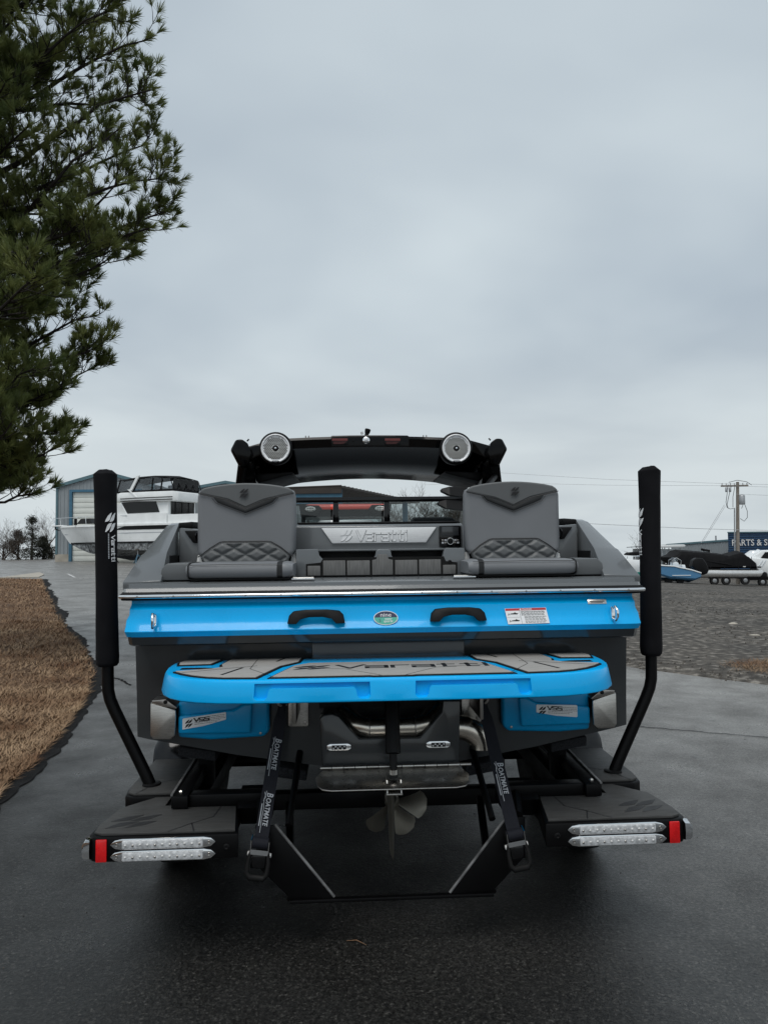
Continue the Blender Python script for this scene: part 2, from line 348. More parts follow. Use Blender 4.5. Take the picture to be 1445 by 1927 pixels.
# wheel tracks polished into the lane, and a few old oil drips
rot_ = t.nodes.new('ShaderNodeMapping'); rot_.inputs['Rotation'].default_value = (0, 0, R(-3)); t.links.new(ov, rot_.inputs[0])
wob = nnoise(t, ov, .6, 3); sx_ = t.nodes.new('ShaderNodeSeparateXYZ'); t.links.new(rot_.outputs[0], sx_.inputs[0])
ab = t.nodes.new('ShaderNodeMath'); ab.operation = 'ABSOLUTE'; t.links.new(sx_.outputs[0], ab.inputs[0])
ad = t.nodes.new('ShaderNodeMath'); ad.operation = 'MULTIPLY_ADD'; ad.inputs[1].default_value = .5; t.links.new(wob, ad.inputs[0]); t.links.new(ab.outputs[0], ad.inputs[2])
su = t.nodes.new('ShaderNodeMath'); su.operation = 'SUBTRACT'; su.inputs[1].default_value = .95; t.links.new(ad.outputs[0], su.inputs[0])
colr = nmix(t, .9, colr, nramp(t, su.outputs[0], [(.05, (1,1,1)), (.28, (.72,.72,.72)), (.50, (.74,.74,.74)), (.75, (1,1,1))]), 'MULTIPLY')
spot = nnoise(t, ov, 4.5, 2, .4)
colr = nmix(t, .9, colr, nramp(t, spot, [(.70, (1,1,1)), (.76, (.42,.42,.42))]), 'MULTIPLY')
pit = nramp(t, vor.outputs['Distance'], [(.045, (.15,.15,.15)), (.09, (1,1,1))])
colr = nmix(t, .8, colr, pit, 'MULTIPLY')
t.links.new(colr, p.inputs['Base Color'])
rr = t.nodes.new('ShaderNodeMapRange'); rr.inputs['To Min'].default_value = .55; rr.inputs['To Max'].default_value = .24; rr.inputs['From Min'].default_value = .35; rr.inputs['From Max'].default_value = .65
t.links.new(patch, rr.inputs['Value']); t.links.new(rr.outputs[0], p.inputs['Roughness'])
p.inputs['Specular IOR Level'].default_value = .5
hh = t.nodes.new('ShaderNodeMath'); hh.operation = 'MULTIPLY_ADD'; hh.inputs[1].default_value = .8; t.links.new(mid, hh.inputs[0]); t.links.new(fine, hh.inputs[2])
nbump(t, p, hh.outputs[0], .6, .005)
# gravel
GRAVEL, t, p = node_mat('crushed_gravel')
tcn = t.nodes.new('ShaderNodeTexCoord'); ov = tcn.outputs['Object']
v1 = t.nodes.new('ShaderNodeTexVoronoi'); v1.inputs['Scale'].default_value = 62; t.links.new(ov, v1.inputs['Vector'])
stone = nramp(t, nnoise(t, v1.outputs['Position'], 7.3, 1), [(.3, (.045,.042,.038)), (.55, (.105,.098,.089)), (.72, (.26,.25,.23))])
gaps = nramp(t, v1.outputs['Distance'], [(.3, (1,1,1)), (.7, (.5,.5,.5))])
c1 = nmix(t, .75, stone, gaps, 'MULTIPLY')
c2 = nmix(t, .8, c1, nramp(t, nnoise(t, ov, .35, 5, .6), [(.35, (.55,.54,.53)), (.65, (1.25,1.18,1.1))]), 'MULTIPLY')
t.links.new(c2, p.inputs['Base Color']); p.inputs['Roughness'].default_value = .85; p.inputs['Specular IOR Level'].default_value = .25
nbump(t, p, v1.outputs['Distance'], -.7, .012)
# dormant lawn
LAWN, t, p = node_mat('dormant_lawn_soil')
tcn = t.nodes.new('ShaderNodeTexCoord'); ov = tcn.outputs['Object']
mp = t.nodes.new('ShaderNodeMapping'); mp.inputs['Scale'].default_value = (1, 2.2, 1); mp.inputs['Rotation'].default_value = (0, 0, R(20)); t.links.new(ov, mp.inputs[0])
c1 = nramp(t, nnoise(t, mp.outputs[0], 30, 5, .7), [(.3, (.060,.033,.020)), (.5, (.145,.090,.055)), (.7, (.27,.185,.115))])
c2 = nmix(t, .8, c1, nramp(t, nnoise(t, ov, .9, 5, .6), [(.32, (.5,.42,.38)), (.66, (1.2,1.12,1.02))]), 'MULTIPLY')
t.links.new(c2, p.inputs['Base Color']); p.inputs['Roughness'].default_value = .9; p.inputs['Specular IOR Level'].default_value = .2
nbump(t, p, nnoise(t, mp.outputs[0], 60, 4, .7), 1, .03)
STRAW = mat('dry_grass_blade', (.16,.085,.046), .75, var=0, col2=(.38,.265,.165), vs=1.6, detail=8, spec=.2)
DIRT = mat('far_ground_dirt', (.085,.062,.042), .9, var=.35, vs=.25, bump=.4, bs=3)
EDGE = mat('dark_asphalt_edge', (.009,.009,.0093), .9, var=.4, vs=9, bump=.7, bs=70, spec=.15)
CONC = mat('pale_concrete', (.36,.33,.28), .8, var=.15, vs=1.5, bump=.1, bs=30)
PAINT = mat('worn_white_paint', (.45,.45,.44), .7, var=.3, vs=20)

def resample(pts, n):
    P = [Vector(q) for q in pts]; L = [0]
    for a, b in zip(P, P[1:]): L.append(L[-1] + (b-a).length)
    res = []; k = 0
    for i in range(n):
        s = L[-1]*i/(n-1)
        while k < len(P)-2 and L[k+1] < s: k += 1
        res.append(P[k].lerp(P[k+1], (s-L[k])/max(1e-9, L[k+1]-L[k])))
    return res
def strip(name, A, B, m, off, material, bump=None, pw=1.0):
    mb = MB(); secs = []
    for a, b in zip(A, B):
        row = []
        for j in range(m):
            u = (j/(m-1))**pw; q = Vector((a[0]*(1-u)+b[0]*u, a[1]*(1-u)+b[1]*u)); z = hgt(q.x, q.y) + off + (bump(q.x, q.y, u) if bump else 0)
            row.append((q.x, q.y, z))
        secs.append(row)
    mb.loft(secs, False, False); return tag(mb.build(name, material, smooth=180), kind='structure')
def up_fix(o):                                        # make sure sheets face the sky
    me = o.data
    if sum(p.normal.z for p in me.polygons) < 0: me.flip_normals()
ys = [-60,-20,-8,0,4,8,12,16,20,25,30,36,42,48,54,60,68,76,90,120,180,300,600,1400]
def xs_row(y): return [-900,-300,-120,-80,-60,-45,-35,-28,-22,-16,-10,-5,0,5,10,16,22,28,35,45,60,80,120,300,900]
mb = MB(); mb.loft([[(x, y, hgt(x, y) - .3) for x in xs_row(y)] for y in ys], False, False); g = mb.build('ground', DIRT, smooth=180); tag(g, kind='structure'); up_fix(g)
yy = [-8+k*1.0 for k in range(0, 30)] + [22+k*2 for k in range(1, 28)]
o = strip('asphalt_driveway', [(-75, y) for y in yy], [(14, y) for y in yy], 60, 0, ASPHALT); up_fix(o)
_a = WG(1445, 1290); _b = WG(1180, 1255)
GE = resample([(10.2,2.6),(6.9,6.9),(_a.x,_a.y),(_b.x,_b.y),(2.4,12.6),(1.5,14.6),(1.2,20),(2.2,35),(3,60),(4,100)], 90)
def gedge(k, q): return q.x + .10*mnoise.noise((q.y*1.7, 3.1, 0)) + .04*mnoise.noise((q.y*6, 1.1, 0))
o = strip('gravel_lot', [(gedge(k, q), q.y) for k, q in enumerate(GE)], [(110, q.y) for q in GE], 60, .0, GRAVEL,
          lambda x, y, u: (.004 + min(.045, u*6) if u else -.01) + .03*mnoise.noise((x*.5, y*.5, 2)) * min(1, u*30), 2.2); up_fix(o)
LE = [(0,1485),(50,1440),(100,1390),(140,1335),(162,1298),(169,1268),(157,1232),(140,1206),(121,1190),(109,1165),(97,1140),(86,1115),(75,1090)]
LEW = [(-2.0,-4),(-2.2,1.5),(-2.55,3.8)] + [tuple(WG(*q).xy) for q in LE]
LA = resample(LEW, 420)
def lj(q, k): return (q.x + .05*mnoise.noise((q.y*2.3, 0, 5)) + .03*mnoise.noise((q.y*9, 0, 9)), q.y)
LAj = [lj(q, k) for k, q in enumerate(LA)]
def lawn_z(x, y, u): return .012 + .05*min(1, u*12) + .10*u + .03*mnoise.noise((x*.9, y*.9, 0))*min(1, u*20) + .01*mnoise.noise((x*5, y*5, 0))
o = strip('lawn', LAj, [(q[0]-30, q[1]+1.5) for q in LAj], 60, 0, LAWN, lawn_z, 1.9); up_fix(o)
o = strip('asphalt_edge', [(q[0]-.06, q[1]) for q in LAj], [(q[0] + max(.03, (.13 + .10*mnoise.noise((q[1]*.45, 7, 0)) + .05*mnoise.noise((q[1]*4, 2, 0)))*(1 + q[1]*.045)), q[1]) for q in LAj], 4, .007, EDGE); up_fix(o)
# concrete apron
pp = [WG(*q) for q in ((-60,1072),(0,1071),(20,1070.5),(55,1073),(75,1078),(84,1082),(74,1087),(0,1088),(-60,1088))]
mb = MB().prism([(q.x, q.y) for q in pp], 0, .001, 'z'); mb.v = [(x, y, hgt(x, y) + (.04 if z > 0 else -.02)) for x, y, z in mb.v]
tag(mb.build('concrete_apron', CONC), kind='structure')
def ground_line(name, pts, w, material, off):
    mb = MB(); P = resample([tuple(WG(*q).xy) for q in pts], 24); secs = []
    for k, q in enumerate(P):
        tn = (P[min(k+1, 23)] - P[max(k-1, 0)]).normalized(); n = Vector((-tn.y, tn.x)); q = q + n*.03*mnoise.noise((k*.7, 0, w*90)); ww = w*(1 + .6*mnoise.noise((k*1.3, 4, 0)))
        secs.append([(*(q + n*ww*s), hgt(q.x, q.y) + off) for s in (-.5, .5)])
    o = tag(mb.loft(secs, False, False).build(name, material, smooth=180), kind='structure'); up_fix(o)
ground_line('asphalt_crack', [(1185,1366),(1260,1373),(1340,1380),(1450,1389)], .016, EDGE, .006)
ground_line('asphalt_crack', [(212,1276),(228,1279),(246,1290)], .03, EDGE, .006)
ground_line('painted_line', [(128,1080),(142,1087)], .12, PAINT, .006)
# grass blades of the dormant lawn
random.seed(4)
mb = MB(); V = mb.v; Fc = mb.f
def u_at(x, y):
    best = min(range(len(LAj)), key=lambda k: abs(LAj[k][1]-y)); return (LAj[best][0]-x)/30
cnt = 0
for (y0, y1, w, n) in ((3.6,9,2.6,30000),(9,17,6,30000),(17,LAj[-1][1]-.05,16,26000)):
    for i in range(n):
        y = random.uniform(y0, y1); k = min(range(0, len(LAj), 1), key=lambda k: abs(LAj[k][1]-y)) if i % 40 == 0 or abs(y-last[0]) > .0 and False else None
        if k is None:
            lo = 0; hi = len(LAj)-1
            while hi-lo > 1:
                md = (lo+hi)//2
                if LAj[md][1] < y: lo = md
                else: hi = md
            k = lo
        last = (y,)
        d = random.random()**1.3*w - .03; x = LAj[k][0]-d; u = max(0, d/30)
        z = hgt(x, y) + lawn_z(x, y, u) - .004
        L = random.uniform(.035, .10)*(1 + y*.03); a = R(20) + random.gauss(0, 1.1) if random.random() < .7 else random.uniform(0, 6.28); el = random.uniform(.06, .75)
        wd = .0035*(1 + y*.09)
        dxv = math.cos(a)*math.cos(el)*L; dyv = math.sin(a)*math.cos(el)*L
        nx, ny = -math.sin(a)*wd, math.cos(a)*wd
        b = len(V); V.append((x-nx, y-ny, z)); V.append((x+nx, y+ny, z)); V.append((x+dxv, y+dyv, z+math.sin(el)*L)); Fc.append((b, b+1, b+2))
tag(mb.build('dry_grass', STRAW, smooth=0, fix=False), 'short brown dormant grass on the bank left of the driveway', 'grass', kind='stuff')
# loose stones of the gravel lot and straw at its edge
def pebble(mb, c, r):
    c = Vector(c); vs = [c + Vector((math.cos(k*2.1+c.x*9), math.sin(k*2.1+c.x*9), 0))*r*random.uniform(.7,1.3) for k in range(3)] + [c + Vector((random.uniform(-.3,.3)*r, random.uniform(-.3,.3)*r, r*random.uniform(.5,1.1)))]
    vs[0].z -= r*.3; vs[1].z -= r*.3; vs[2].z -= r*.3
    mb.add(vs, [(0,1,3),(1,2,3),(2,0,3)])
mb = MB()
for i in range(14000):
    y = random.uniform(5, 30)**1.0; k = min(range(len(GE)), key=lambda k: abs(GE[k].y-y)) if y < 30 else 0
    x = gedge(k, GE[k]) + random.random()**1.6*14 - .08
    pebble(mb, (x, y, hgt(x, y) + .045), random.uniform(.006, .022)*random.choice((1,1,1,1.7)))
tag(mb.build('gravel_stones', GRAVEL, smooth=0, fix=False), 'loose crushed grey stones strewn over the gravel lot', 'gravel', kind='stuff')
mb = MB()
for i in range(900):
    x = random.uniform(-6, 8); y = random.uniform(2.5, 12); pebble(mb, (x, y, hgt(x, y) + .001), random.uniform(.002, .006))
tag(mb.build('grit', GRAVEL, smooth=0, fix=False), 'fine pale grit scattered over the damp asphalt', 'grit', kind='stuff')
mb = MB(); q0 = WG(1452, 1262)
for i in range(3600):
    a = random.uniform(0, 6.28); rr_ = random.random()**.6; x = q0.x + math.cos(a)*rr_*.75 + .12 + random.gauss(0,.05); y = q0.y + math.sin(a)*rr_*.6 + random.gauss(0,.05)
    z = hgt(x, y) + .03 + .06*(1-rr_); a = random.uniform(0, 6.28); el = random.uniform(0, .7); L = random.uniform(.05, .16)
    d = Vector((math.cos(a)*math.cos(el), math.sin(a)*math.cos(el), math.sin(el)))*L; nx, ny = -math.sin(a)*.003, math.cos(a)*.003
    mb.add([(x-nx, y-ny, z), (x+nx, y+ny, z), (x+d.x, y+d.y, z+d.z)], [(0,1,2)])
tag(mb.build('straw_patch', STRAW, smooth=0, fix=False), 'patch of golden dry straw beside the driveway at the gravel edge', 'straw', kind='stuff')
def rock(px, py, w, h, label):
    q = WG(px, py); mb = MB(); random.seed(px)
    secs = []
    for k in range(6):
        t_ = k/5; rr_ = math.sin(math.pi*(.12+.8*t_)); secs.append([(q.x + math.cos(a_)*w*.5*rr_*random.uniform(.85,1.15), q.y + math.sin(a_)*w*.4*rr_*random.uniform(.85,1.15), q.z + .02 + h*t_) for a_ in [2*math.pi*j/9 for j in range(9)]])
    o = mb.loft(secs).build('rock', CONC, smooth=30); tag(o, label, 'rock', 'flat rocks on the gravel lot')
rock(1379, 1178, .2, .06, 'small pale flat rock on the gravel, farther of two')
rock(1420, 1200, .2, .05, 'small pale flat rock on the gravel, nearer the straw')
mb = MB(); a = WG(652, 1772); b = WG(690, 1781); mid_ = (a+b)/2 + Vector((0, .01, .012))
mb.tube([a + Vector((0,0,.004)), mid_, b + Vector((0,0,.006))], [.0012,.0022,.0008], 5)
tag(mb.build('twig', STRAW), 'thin pale twig lying on dark asphalt behind the trailer', 'twig')
# ================================================================ the wake boat
boat = empty('wake_boat', BO, YAW, 'blue and charcoal wake boat with black tower, seen from its stern on a trailer', 'boat')
def B(mb, name, material, parent=None, **k): return mb.build(name, material, parent or boat, **k)
# --- hull below the rub rail
stn = [(.20,1.0,0,0),(1.2,1.0,0,0),(2.6,1.0,.01,0),(3.8,.97,.03,.01),(4.8,.87,.06,.05),(5.6,.70,.1,.14),(6.3,.45,.14,.30),(6.75,.22,.17,.48),(6.95,.08,.18,.62)]
def hullsec(y, s, dz, kz):
    half = [(1.235*s,1.50+dz),(1.237*s,1.33+dz),(1.226*s,.99+dz*.8),(1.222*s,.815+kz*.6),(1.16*s,.80+kz*.7),(.74*s,.715+kz*.9),(.36*s,.655+kz),(0,.60+kz)]
    return [(x, y, z) for x, z in half] + [(-x, y, z) for x, z in reversed(half[:-1])]
hull = B(MB().loft([hullsec(*q) for q in stn]), 'hull', GREY_SHADED, smooth=25)
for s in (-1, 1):
    secs = []
    for y, k, dz, kz in stn: secs.append([(s*1.243*k, y, 1.50+dz), (s*1.248*k, y, 1.36+dz), (s*1.24*k, y, 1.325+dz), (s*1.2*k, y, 1.325+dz), (s*1.2*k, y, 1.5+dz)])
    B(MB().loft(secs), 'topside_band', BLUE, smooth=25)
# --- transom band (blue) with its dark lower lip
prof = [(.030,1.498),(.030,1.476),(.025,1.468),(.008,1.457),(.001,1.451),(-.0025,1.425),(-.008,1.40),(-.017,1.378),(-.034,1.356),(-.036,1.351),(-.022,1.326),(.16,1.324),(.16,1.498)]
secs = []
for x, dy, sx in ((-1.0,.06,1.0),(-.99,.02,1.0),(-.965,.004,1),(-.93,0,1),(-.5,0,1),(0,0,1),(.5,0,1),(.93,0,1),(.965,.004,1),(.99,.02,1),(1.0,.06,1)):
    secs.append([(x*(1.222 + (.012 if z < 1.42 else 0) - (.006 if z < 1.33 else 0)), max(-.04, y+dy) if y < .1 else y, z) for y, z in prof])
band = B(MB().loft(secs), 'transom_band', BLUE, smooth=28)
lip = [(-.020,1.3255),(.0,1.288),(.02,1.280),(.196,1.276),(.196,1.3255)]
B(MB().loft([[(x, y+dy, z) for y, z in lip] for x, dy in ((-1.215,.03),(-1.19,0),(1.19,0),(1.215,.03))]), 'transom_lip', GREY_SHADED, smooth=28)
B(MB().box(-.365,.385,.10,.197,1.12,1.2755), 'transom_centre_panel', GREY_SHADED, bevel=.012)
# --- rub rail around the stern
path = [(-1.0,5.2,.10),(-1.22,4.0,.04),(-1.235,2.6,.012),(-1.237,1.2,0),(-1.237,.06,0),(-1.228,.022,0),(-1.205,.012,0),(1.205,.012,0),(1.228,.022,0),(1.237,.06,0),(1.237,1.2,0),(1.235,2.6,.012),(1.22,4.0,.04),(1.0,5.2,.10)]
rail = B(MB().sweep([(-.02,1.494),(.018,1.494),(.024,1.503),(.024,1.524),(.016,1.532),(-.02,1.532)], path), 'rub_rail', BLACK_M, smooth=30)
ins = B(MB().sweep([(.020,1.503),(.029,1.504),(.033,1.510),(.033,1.515),(.029,1.521),(.020,1.522)], path), 'chrome_strip', CHROME, rail, smooth=60)
sm = MB().lathe([(.0052,0),(.0045,.003),(.0,.004)], (0,0,0), (0,-1,0), 8)
scr = None
for k in range(15):
    x = -1.165 + k*2.33/14
    if scr is None: scr = B(sm, 'screw', STEEL_D, ins); o = scr
    else: o = scr.copy(); C.objects.link(o)
    o.location = (x, -.0195, 1.5125)
# --- stern deck above the rail
dk = [(.004,1.5325),(.012,1.548),(.030,1.551),(.034,1.566),(.062,1.574),(.42,1.580),(.42,1.5325)]
B(MB().loft([[(x*(1 - (.006 if z > 1.55 else 0)), y+d, z) for y, z in dk] for x, d in ((-1.245,.03),(-1.225,0),(1.225,0),(1.245,.03))]), 'stern_deck', GREY, smooth=28)
# --- swept coamings either side
for s in (-1, 1):
    P = [(.05,1.256,1.075,1.578),(.24,1.222,1.095,1.708),(.26,1.214,1.098,1.716),(.56,1.178,1.112,1.862),(.62,1.170,1.112,1.876),(1.2,1.185,1.125,1.872),(2.4,1.19,1.12,1.868),(3.4,1.17,1.1,1.86)]
    secs = [[(s*xo, y, z), (s*xi, y+.01, z+.004), (s*xi, y+.03, 1.534), (s*(xo+.012 if xo < 1.235 else xo-.002), y, 1.534)] for y, xo, xi, z in P]
    B(MB().loft(secs), 'coaming', GREY, bevel=.008, smooth=30)
    B(MB().loft([[(s*a, y, z), (s*(a-.08), y, z+.006), (s*(a-.08), y, z-.03), (s*a, y, z-.03)] for y, a, z in ((.58,1.118,1.878),(.75,1.12,1.882),(2.0,1.125,1.876))]), 'coaming_cap', BLACK_M, bevel=.008)
    sp_ = B(MB().loft([[(s*x, y, z) for x, z in ((1.10,1.581),(.93,1.581),(.93,1.835),(1.10,1.85))] for y in (.52,.60)]), 'side_panel', GREY, bevel=.012)
    B(MB().prism([(s*1.068,1.832),(s*.935,1.832),(s*.935,1.765),(s*1.02,1.765)], .508, .5195, 'y'), 'speaker_recess', BLACK_M, sp_, bevel=.004)
    spk = B(MB().lathe([(.034,0),(.036,.004),(.030,.008),(.024,.004),(.010,.002),(.008,.006),(0,.007)], (s*.975,.507,1.802), (0,-1,0), 20), 'cockpit_speaker', BLACK_G, sp_)
    # arm box beside the seat
    B(MB().loft([[(s*x, y, z) for x, z in ((1.093,1.5815),(.90,1.5815),(.90,1.652),(.925,1.664),(1.06,1.664),(1.085,1.640))] for y in (.10,.5)]), 'arm_box', GREY_D, bevel=.008)
    B(MB().box(s*1.112, s*1.10, .30, .55, 1.582, 1.70), 'side_liner', BLACK_M)
# --- cockpit inside, seen over the transom
B(MB().box(-1.1,1.1,.62,5.0,1.05,1.10), 'cockpit_floor', GREY_D)
B(MB().loft([[(s_, y, z) for s_, z in ((-1.1,1.10),(1.1,1.10),(1.1,zt),(-1.1,zt))] for y, zt in ((1.92,1.84),(2.0,1.895),(2.9,1.86))]), 'helm_dash', GREY, bevel=.01)
B(MB().loft([[(-.98*k, y, z1),(.98*k, y, z1),(.98*k, y, z0),(-.98*k, y, z0)] for y, k, z0, z1 in ((2.9,1.0,1.5,1.86),(4.2,.98,1.5,1.86),(5.2,.85,1.55,1.82),(6.2,.5,1.6,1.78),(6.8,.15,1.62,1.74))]), 'bow_deck', GREY, bevel=.02)
# --- rear-facing seats
def mapx(poly, s): return poly if s < 0 else mirror(poly)
def arch(x0, x1, z0, zc, n=10):
    return [(x0 + (x1-x0)*k/n, z0 + (zc-z0)*math.sin(math.pi*k/n)**.8) for k in range(n+1)]
for s in (-1, 1):
    seat = B(MB().box(*( (-.93,-.47) if s < 0 else (.45,.91)), .36, .40, 1.60, 1.98), 'rear_seat', BLACK_M, bevel=.02)
    X = lambda pl: mapx(pl, s) if s < 0 else [(x - .022, z) for x, z in mapx(pl, s)]
    top = arch(-.925, -.487, 2.042, 2.066)
    body = [(-.957,1.715),(-.94,1.69),(-.90,1.685),(-.87,1.685),(-.56,1.685),(-.51,1.685),(-.475,1.69),(-.457,1.715),(-.452,1.86),(-.455,2.005),(-.462,2.03)] + list(reversed(top)) + [(-.950,2.03),(-.957,2.0)]
    B(MB().pad(X(body), .30, .085, .022, .006), 'backrest_pad', VINYL, seat, smooth=180)
    chev = [(-.945,2.018),(-.80,1.985),(-.709,1.942),(-.615,1.982),(-.462,2.018),(-.475,2.036)] + [(x, z+.002) for x, z in reversed(arch(-.92,-.492,2.044,2.068))] + [(-.938,2.034)]
    B(MB().pad(X(chev), .294, .05, .008, .005), 'head_panel', VINYL_D, seat, smooth=180)
    blk = [(-.872,1.999),(-.80,1.979),(-.709,1.936),(-.618,1.976),(-.548,1.998),(-.568,1.972),(-.60,1.958),(-.709,1.915),(-.82,1.958),(-.853,1.972)]
    B(MB().prism(X(blk), .2895, .31, 'y'), 'accent_stripe', VINYL_B, seat, bevel=.003)
    line = lambda pl: [(x, .2915, z) for x, z in pl]
    B(MB().tube(line(X([(-.948,2.017),(-.80,1.983),(-.709,1.940),(-.615,1.980),(-.459,2.017)])), .0028, 6), 'piping', VINYL_B, seat)
    B(MB().tube(line(X([(-.880,1.994),(-.858,1.966),(-.82,1.951),(-.709,1.908),(-.60,1.951),(-.562,1.966),(-.540,1.994)])), .0014, 5), 'stitching', VINYL_B, seat)
    # quilted lower panel
    quilt = [(-.932,1.698),(-.885,1.735),(-.838,1.762),(-.82,1.766),(-.595,1.766),(-.578,1.762),(-.53,1.735),(-.488,1.698),(-.484,1.69),(-.496,1.655),(-.505,1.642),(-.91,1.642),(-.92,1.655),(-.934,1.69)]
    B(MB().pad(X(quilt), .290, .06, .012, .0), 'quilt_pad', VINYL_D, seat, smooth=180)
    mbq = MB(); nx, nz = 84, 34; xa, xb, za, zb = -.934, -.484, 1.644, 1.766; vid = {}
    def inside(x, z):
        t_ = (z-1.642)/(1.766-1.642); l = -.918 - .012*min(1, t_*2.2) if t_ < .4 else -.932 + (t_-.4)/.6*.10
        return l + .006 < x < (-1.418 - l) - .006 and 1.646 < z < 1.762
    for i in range(nx+1):
        for j in range(nz+1):
            x = xa + (xb-xa)*i/nx; z = za + (zb-za)*j/nz
            if not inside(x, z): continue
            u = (x+.709)/.116; v = (z-1.70)/.066
            a_ = abs(((u+v) % 1) - .5)*2; b_ = abs(((u-v) % 1) - .5)*2
            d_ = min(1-a_, 1-b_); groove = -.0035 if abs((1-a_)-.10) < .035 or abs((1-b_)-.10) < .035 else 0
            hgt_ = .011*min(1, max(0, d_-.08)*2.2)**.6 + groove*.5
            vid[i, j] = len(mbq.v); q = X([(x, z)])[0] if s < 0 else (-x-.022, z); mbq.v.append((q[0], .2895 - hgt_, q[1]))
    for (i, j) in list(vid):
        if all(k in vid for k in ((i+1,j),(i+1,j+1),(i,j+1))):
            f_ = (vid[i,j], vid[i+1,j], vid[i+1,j+1], vid[i,j+1]); mbq.f.append(f_ if s < 0 else f_[::-1])
    B(mbq, 'quilting', VINYL_D, seat, smooth=180, fix=False)
    B(MB().tube(line(X([(-.95,1.690),(-.932,1.702),(-.885,1.738),(-.838,1.766),(-.82,1.769),(-.595,1.769),(-.578,1.766),(-.53,1.738),(-.486,1.702),(-.466,1.690)])), .003, 6), 'piping', VINYL_B, seat)
    ex = -.738 if s < 0 else .672
    flat_ = MB(); flat(flat_, EMBLEM, frame((ex,.2865,1.995), (1,0,0), (0,0,1)), .002, .045); B(flat_, 'emblem', BLACK_INK, seat, smooth=0)
    for hx in ((-.952,-.468) if s < 0 else (.446,.93)):
        B(MB().loft([[(hx-w_, .34, z), (hx+w_, .34, z), (hx+w_, .37, z), (hx-w_, .37, z)] for z, w_ in ((1.60,.018),(1.645,.018),(1.70,.009))]), 'hinge_bracket', PLASTIC_W, seat, bevel=.004)
    # cushion
    x0, x1 = (-.958, -.450) if s < 0 else (.402, .945)
    secs = []
    n_ = 26
    for k in range(n_+1):
        t_ = k/n_; e = min(t_, 1-t_)*2; rr_ = min(1, (e*6))**.5 if e*6 < 1 else 1
        zc, hz, yc, hy = 1.626, .041, .20, .16
        sec = []
        for (a_, b_) in [(math.cos(R(q)), math.sin(R(q))) for q in range(0, 360, 20)]:
            sgn = lambda v_: (abs(v_)**.45)*(1 if v_ > 0 else -1)
            sec.append((x0 + (x1-x0)*t_, yc + hy*sgn(a_)*(.93+.07*rr_), zc + hz*sgn(b_)*(.72+.28*rr_) ))
        secs.append(sec)
    B(MB().loft(secs), 'seat_cushion', VINYL, seat, smooth=60)
    for bx, bw in (((x1-.062, .026), (x0+.012, .006)) if s < 0 else ((x0+.062, .026), (x1-.012, .006))):
        secs = []
        for d_ in (-bw/2, bw/2):
            secs.append([(bx+d_, .20+(.1615)*math.copysign(abs(math.cos(R(q)))**.45, math.cos(R(q))), 1.626+.0418*math.copysign(abs(math.sin(R(q)))**.45, math.sin(R(q)))) for q in range(0, 360, 20)])
        B(MB().loft(secs), 'cushion_stripe', VINYL_B, seat, smooth=40)
    B(MB().tube([(x0+.02,.0405,1.655),((x0+x1)/2,.040,1.657),(x1-.075 if s < 0 else x1-.02,.0405,1.656)], .0016, 5), 'piping', VINYL_B, seat)
    B(MB().box(x0+.02, x1-.02, .06, .36, 1.5815, 1.588), 'seat_base', BLACK_M, seat)
# --- bulkhead between the seats, plate and stereo
blk_ = B(MB().loft([[(x, y, z) for x, z in ((-.47,1.581),(.45,1.581),(.45,zt),(-.47,zt))] for y, zt in ((.50,1.845),(.515,1.858),(.62,1.862))]), 'bulkhead', GREY, bevel=.006)
B(MB().box(-.46,.44,.53,.66,1.8625,1.872), 'bulkhead_cap', BLACK_M, blk_, bevel=.004)
pl = [(-.327,1.838),(.303,1.838),(.245,1.754),(-.268,1.754)]
plate = B(MB().prism(pl, .488, .4995, 'y'), 'name_plate', ALU, blk_, bevel=.004)
w_, wl = word('Varatti', .16, 1.25)
fr = frame((-.135,.4875,1.768), (1,0,0), (0,0,1)); scw = .285/wl
ol = MB(); flat(ol, [[(x*scw, z*.055) for x, z in q] for q in w_], fr, .0022)
B(ol, 'raised_lettering', ALU, plate, smooth=0)
sh = MB(); flat(sh, [[(x*scw + .0008, z*.055 - .0012) for x, z in q] for q in word('Varatti', .21, 1.25)[0]], fr, .0008); B(sh, 'letter_outline', GREY_D, plate, smooth=0)
em = MB(); flat(em, EMBLEM, frame((-.222,.4875,1.766), (1,0,0), (0,0,1)), .0022, .06); B(em, 'emblem', ALU, plate, smooth=0)
em = MB(); flat(em, [[(x*1.05-.01, y*1.05-.04) for x, y in q] for q in EMBLEM], frame((-.222,.4875,1.766), (1,0,0), (0,0,1)), .0008, .06); B(em, 'emblem_outline', GREY_D, plate, smooth=0)
st = B(MB().box(.318,.438,.485,.4995,1.728,1.846), 'stereo', BLACK_G, blk_, bevel=.006)
SCREEN = mat('stereo_screen', (.035,.038,.042), .18, coat=.5, var=.05)
B(MB().box(.332,.424,.482,.4848,1.790,1.838), 'screen', SCREEN, st, bevel=.002)
B(MB().lathe([(.017,0),(.017,.004),(.014,.006),(.013,.016),(0,.017)], (.378,.4848,1.760), (0,-1,0), 24), 'volume_knob', BLACK_M, st)
B(MB().ring((.378,.4838,1.760), (0,1,0), .0175, .0018, 24, 6), 'knob_ring', CHROME, st)
for sx in (-1, 1):
    for kz in (0, 1):
        for kx in (0, 1):
            bx_ = .378 + sx*(.027 + kx*.015); B(MB().box(bx_-.006, bx_+.006, .4825, .4848, 1.746+kz*.014, 1.756+kz*.014), 'button', GREY_INK if (kx+kz) % 2 else STEEL_D, st, bevel=.0015)
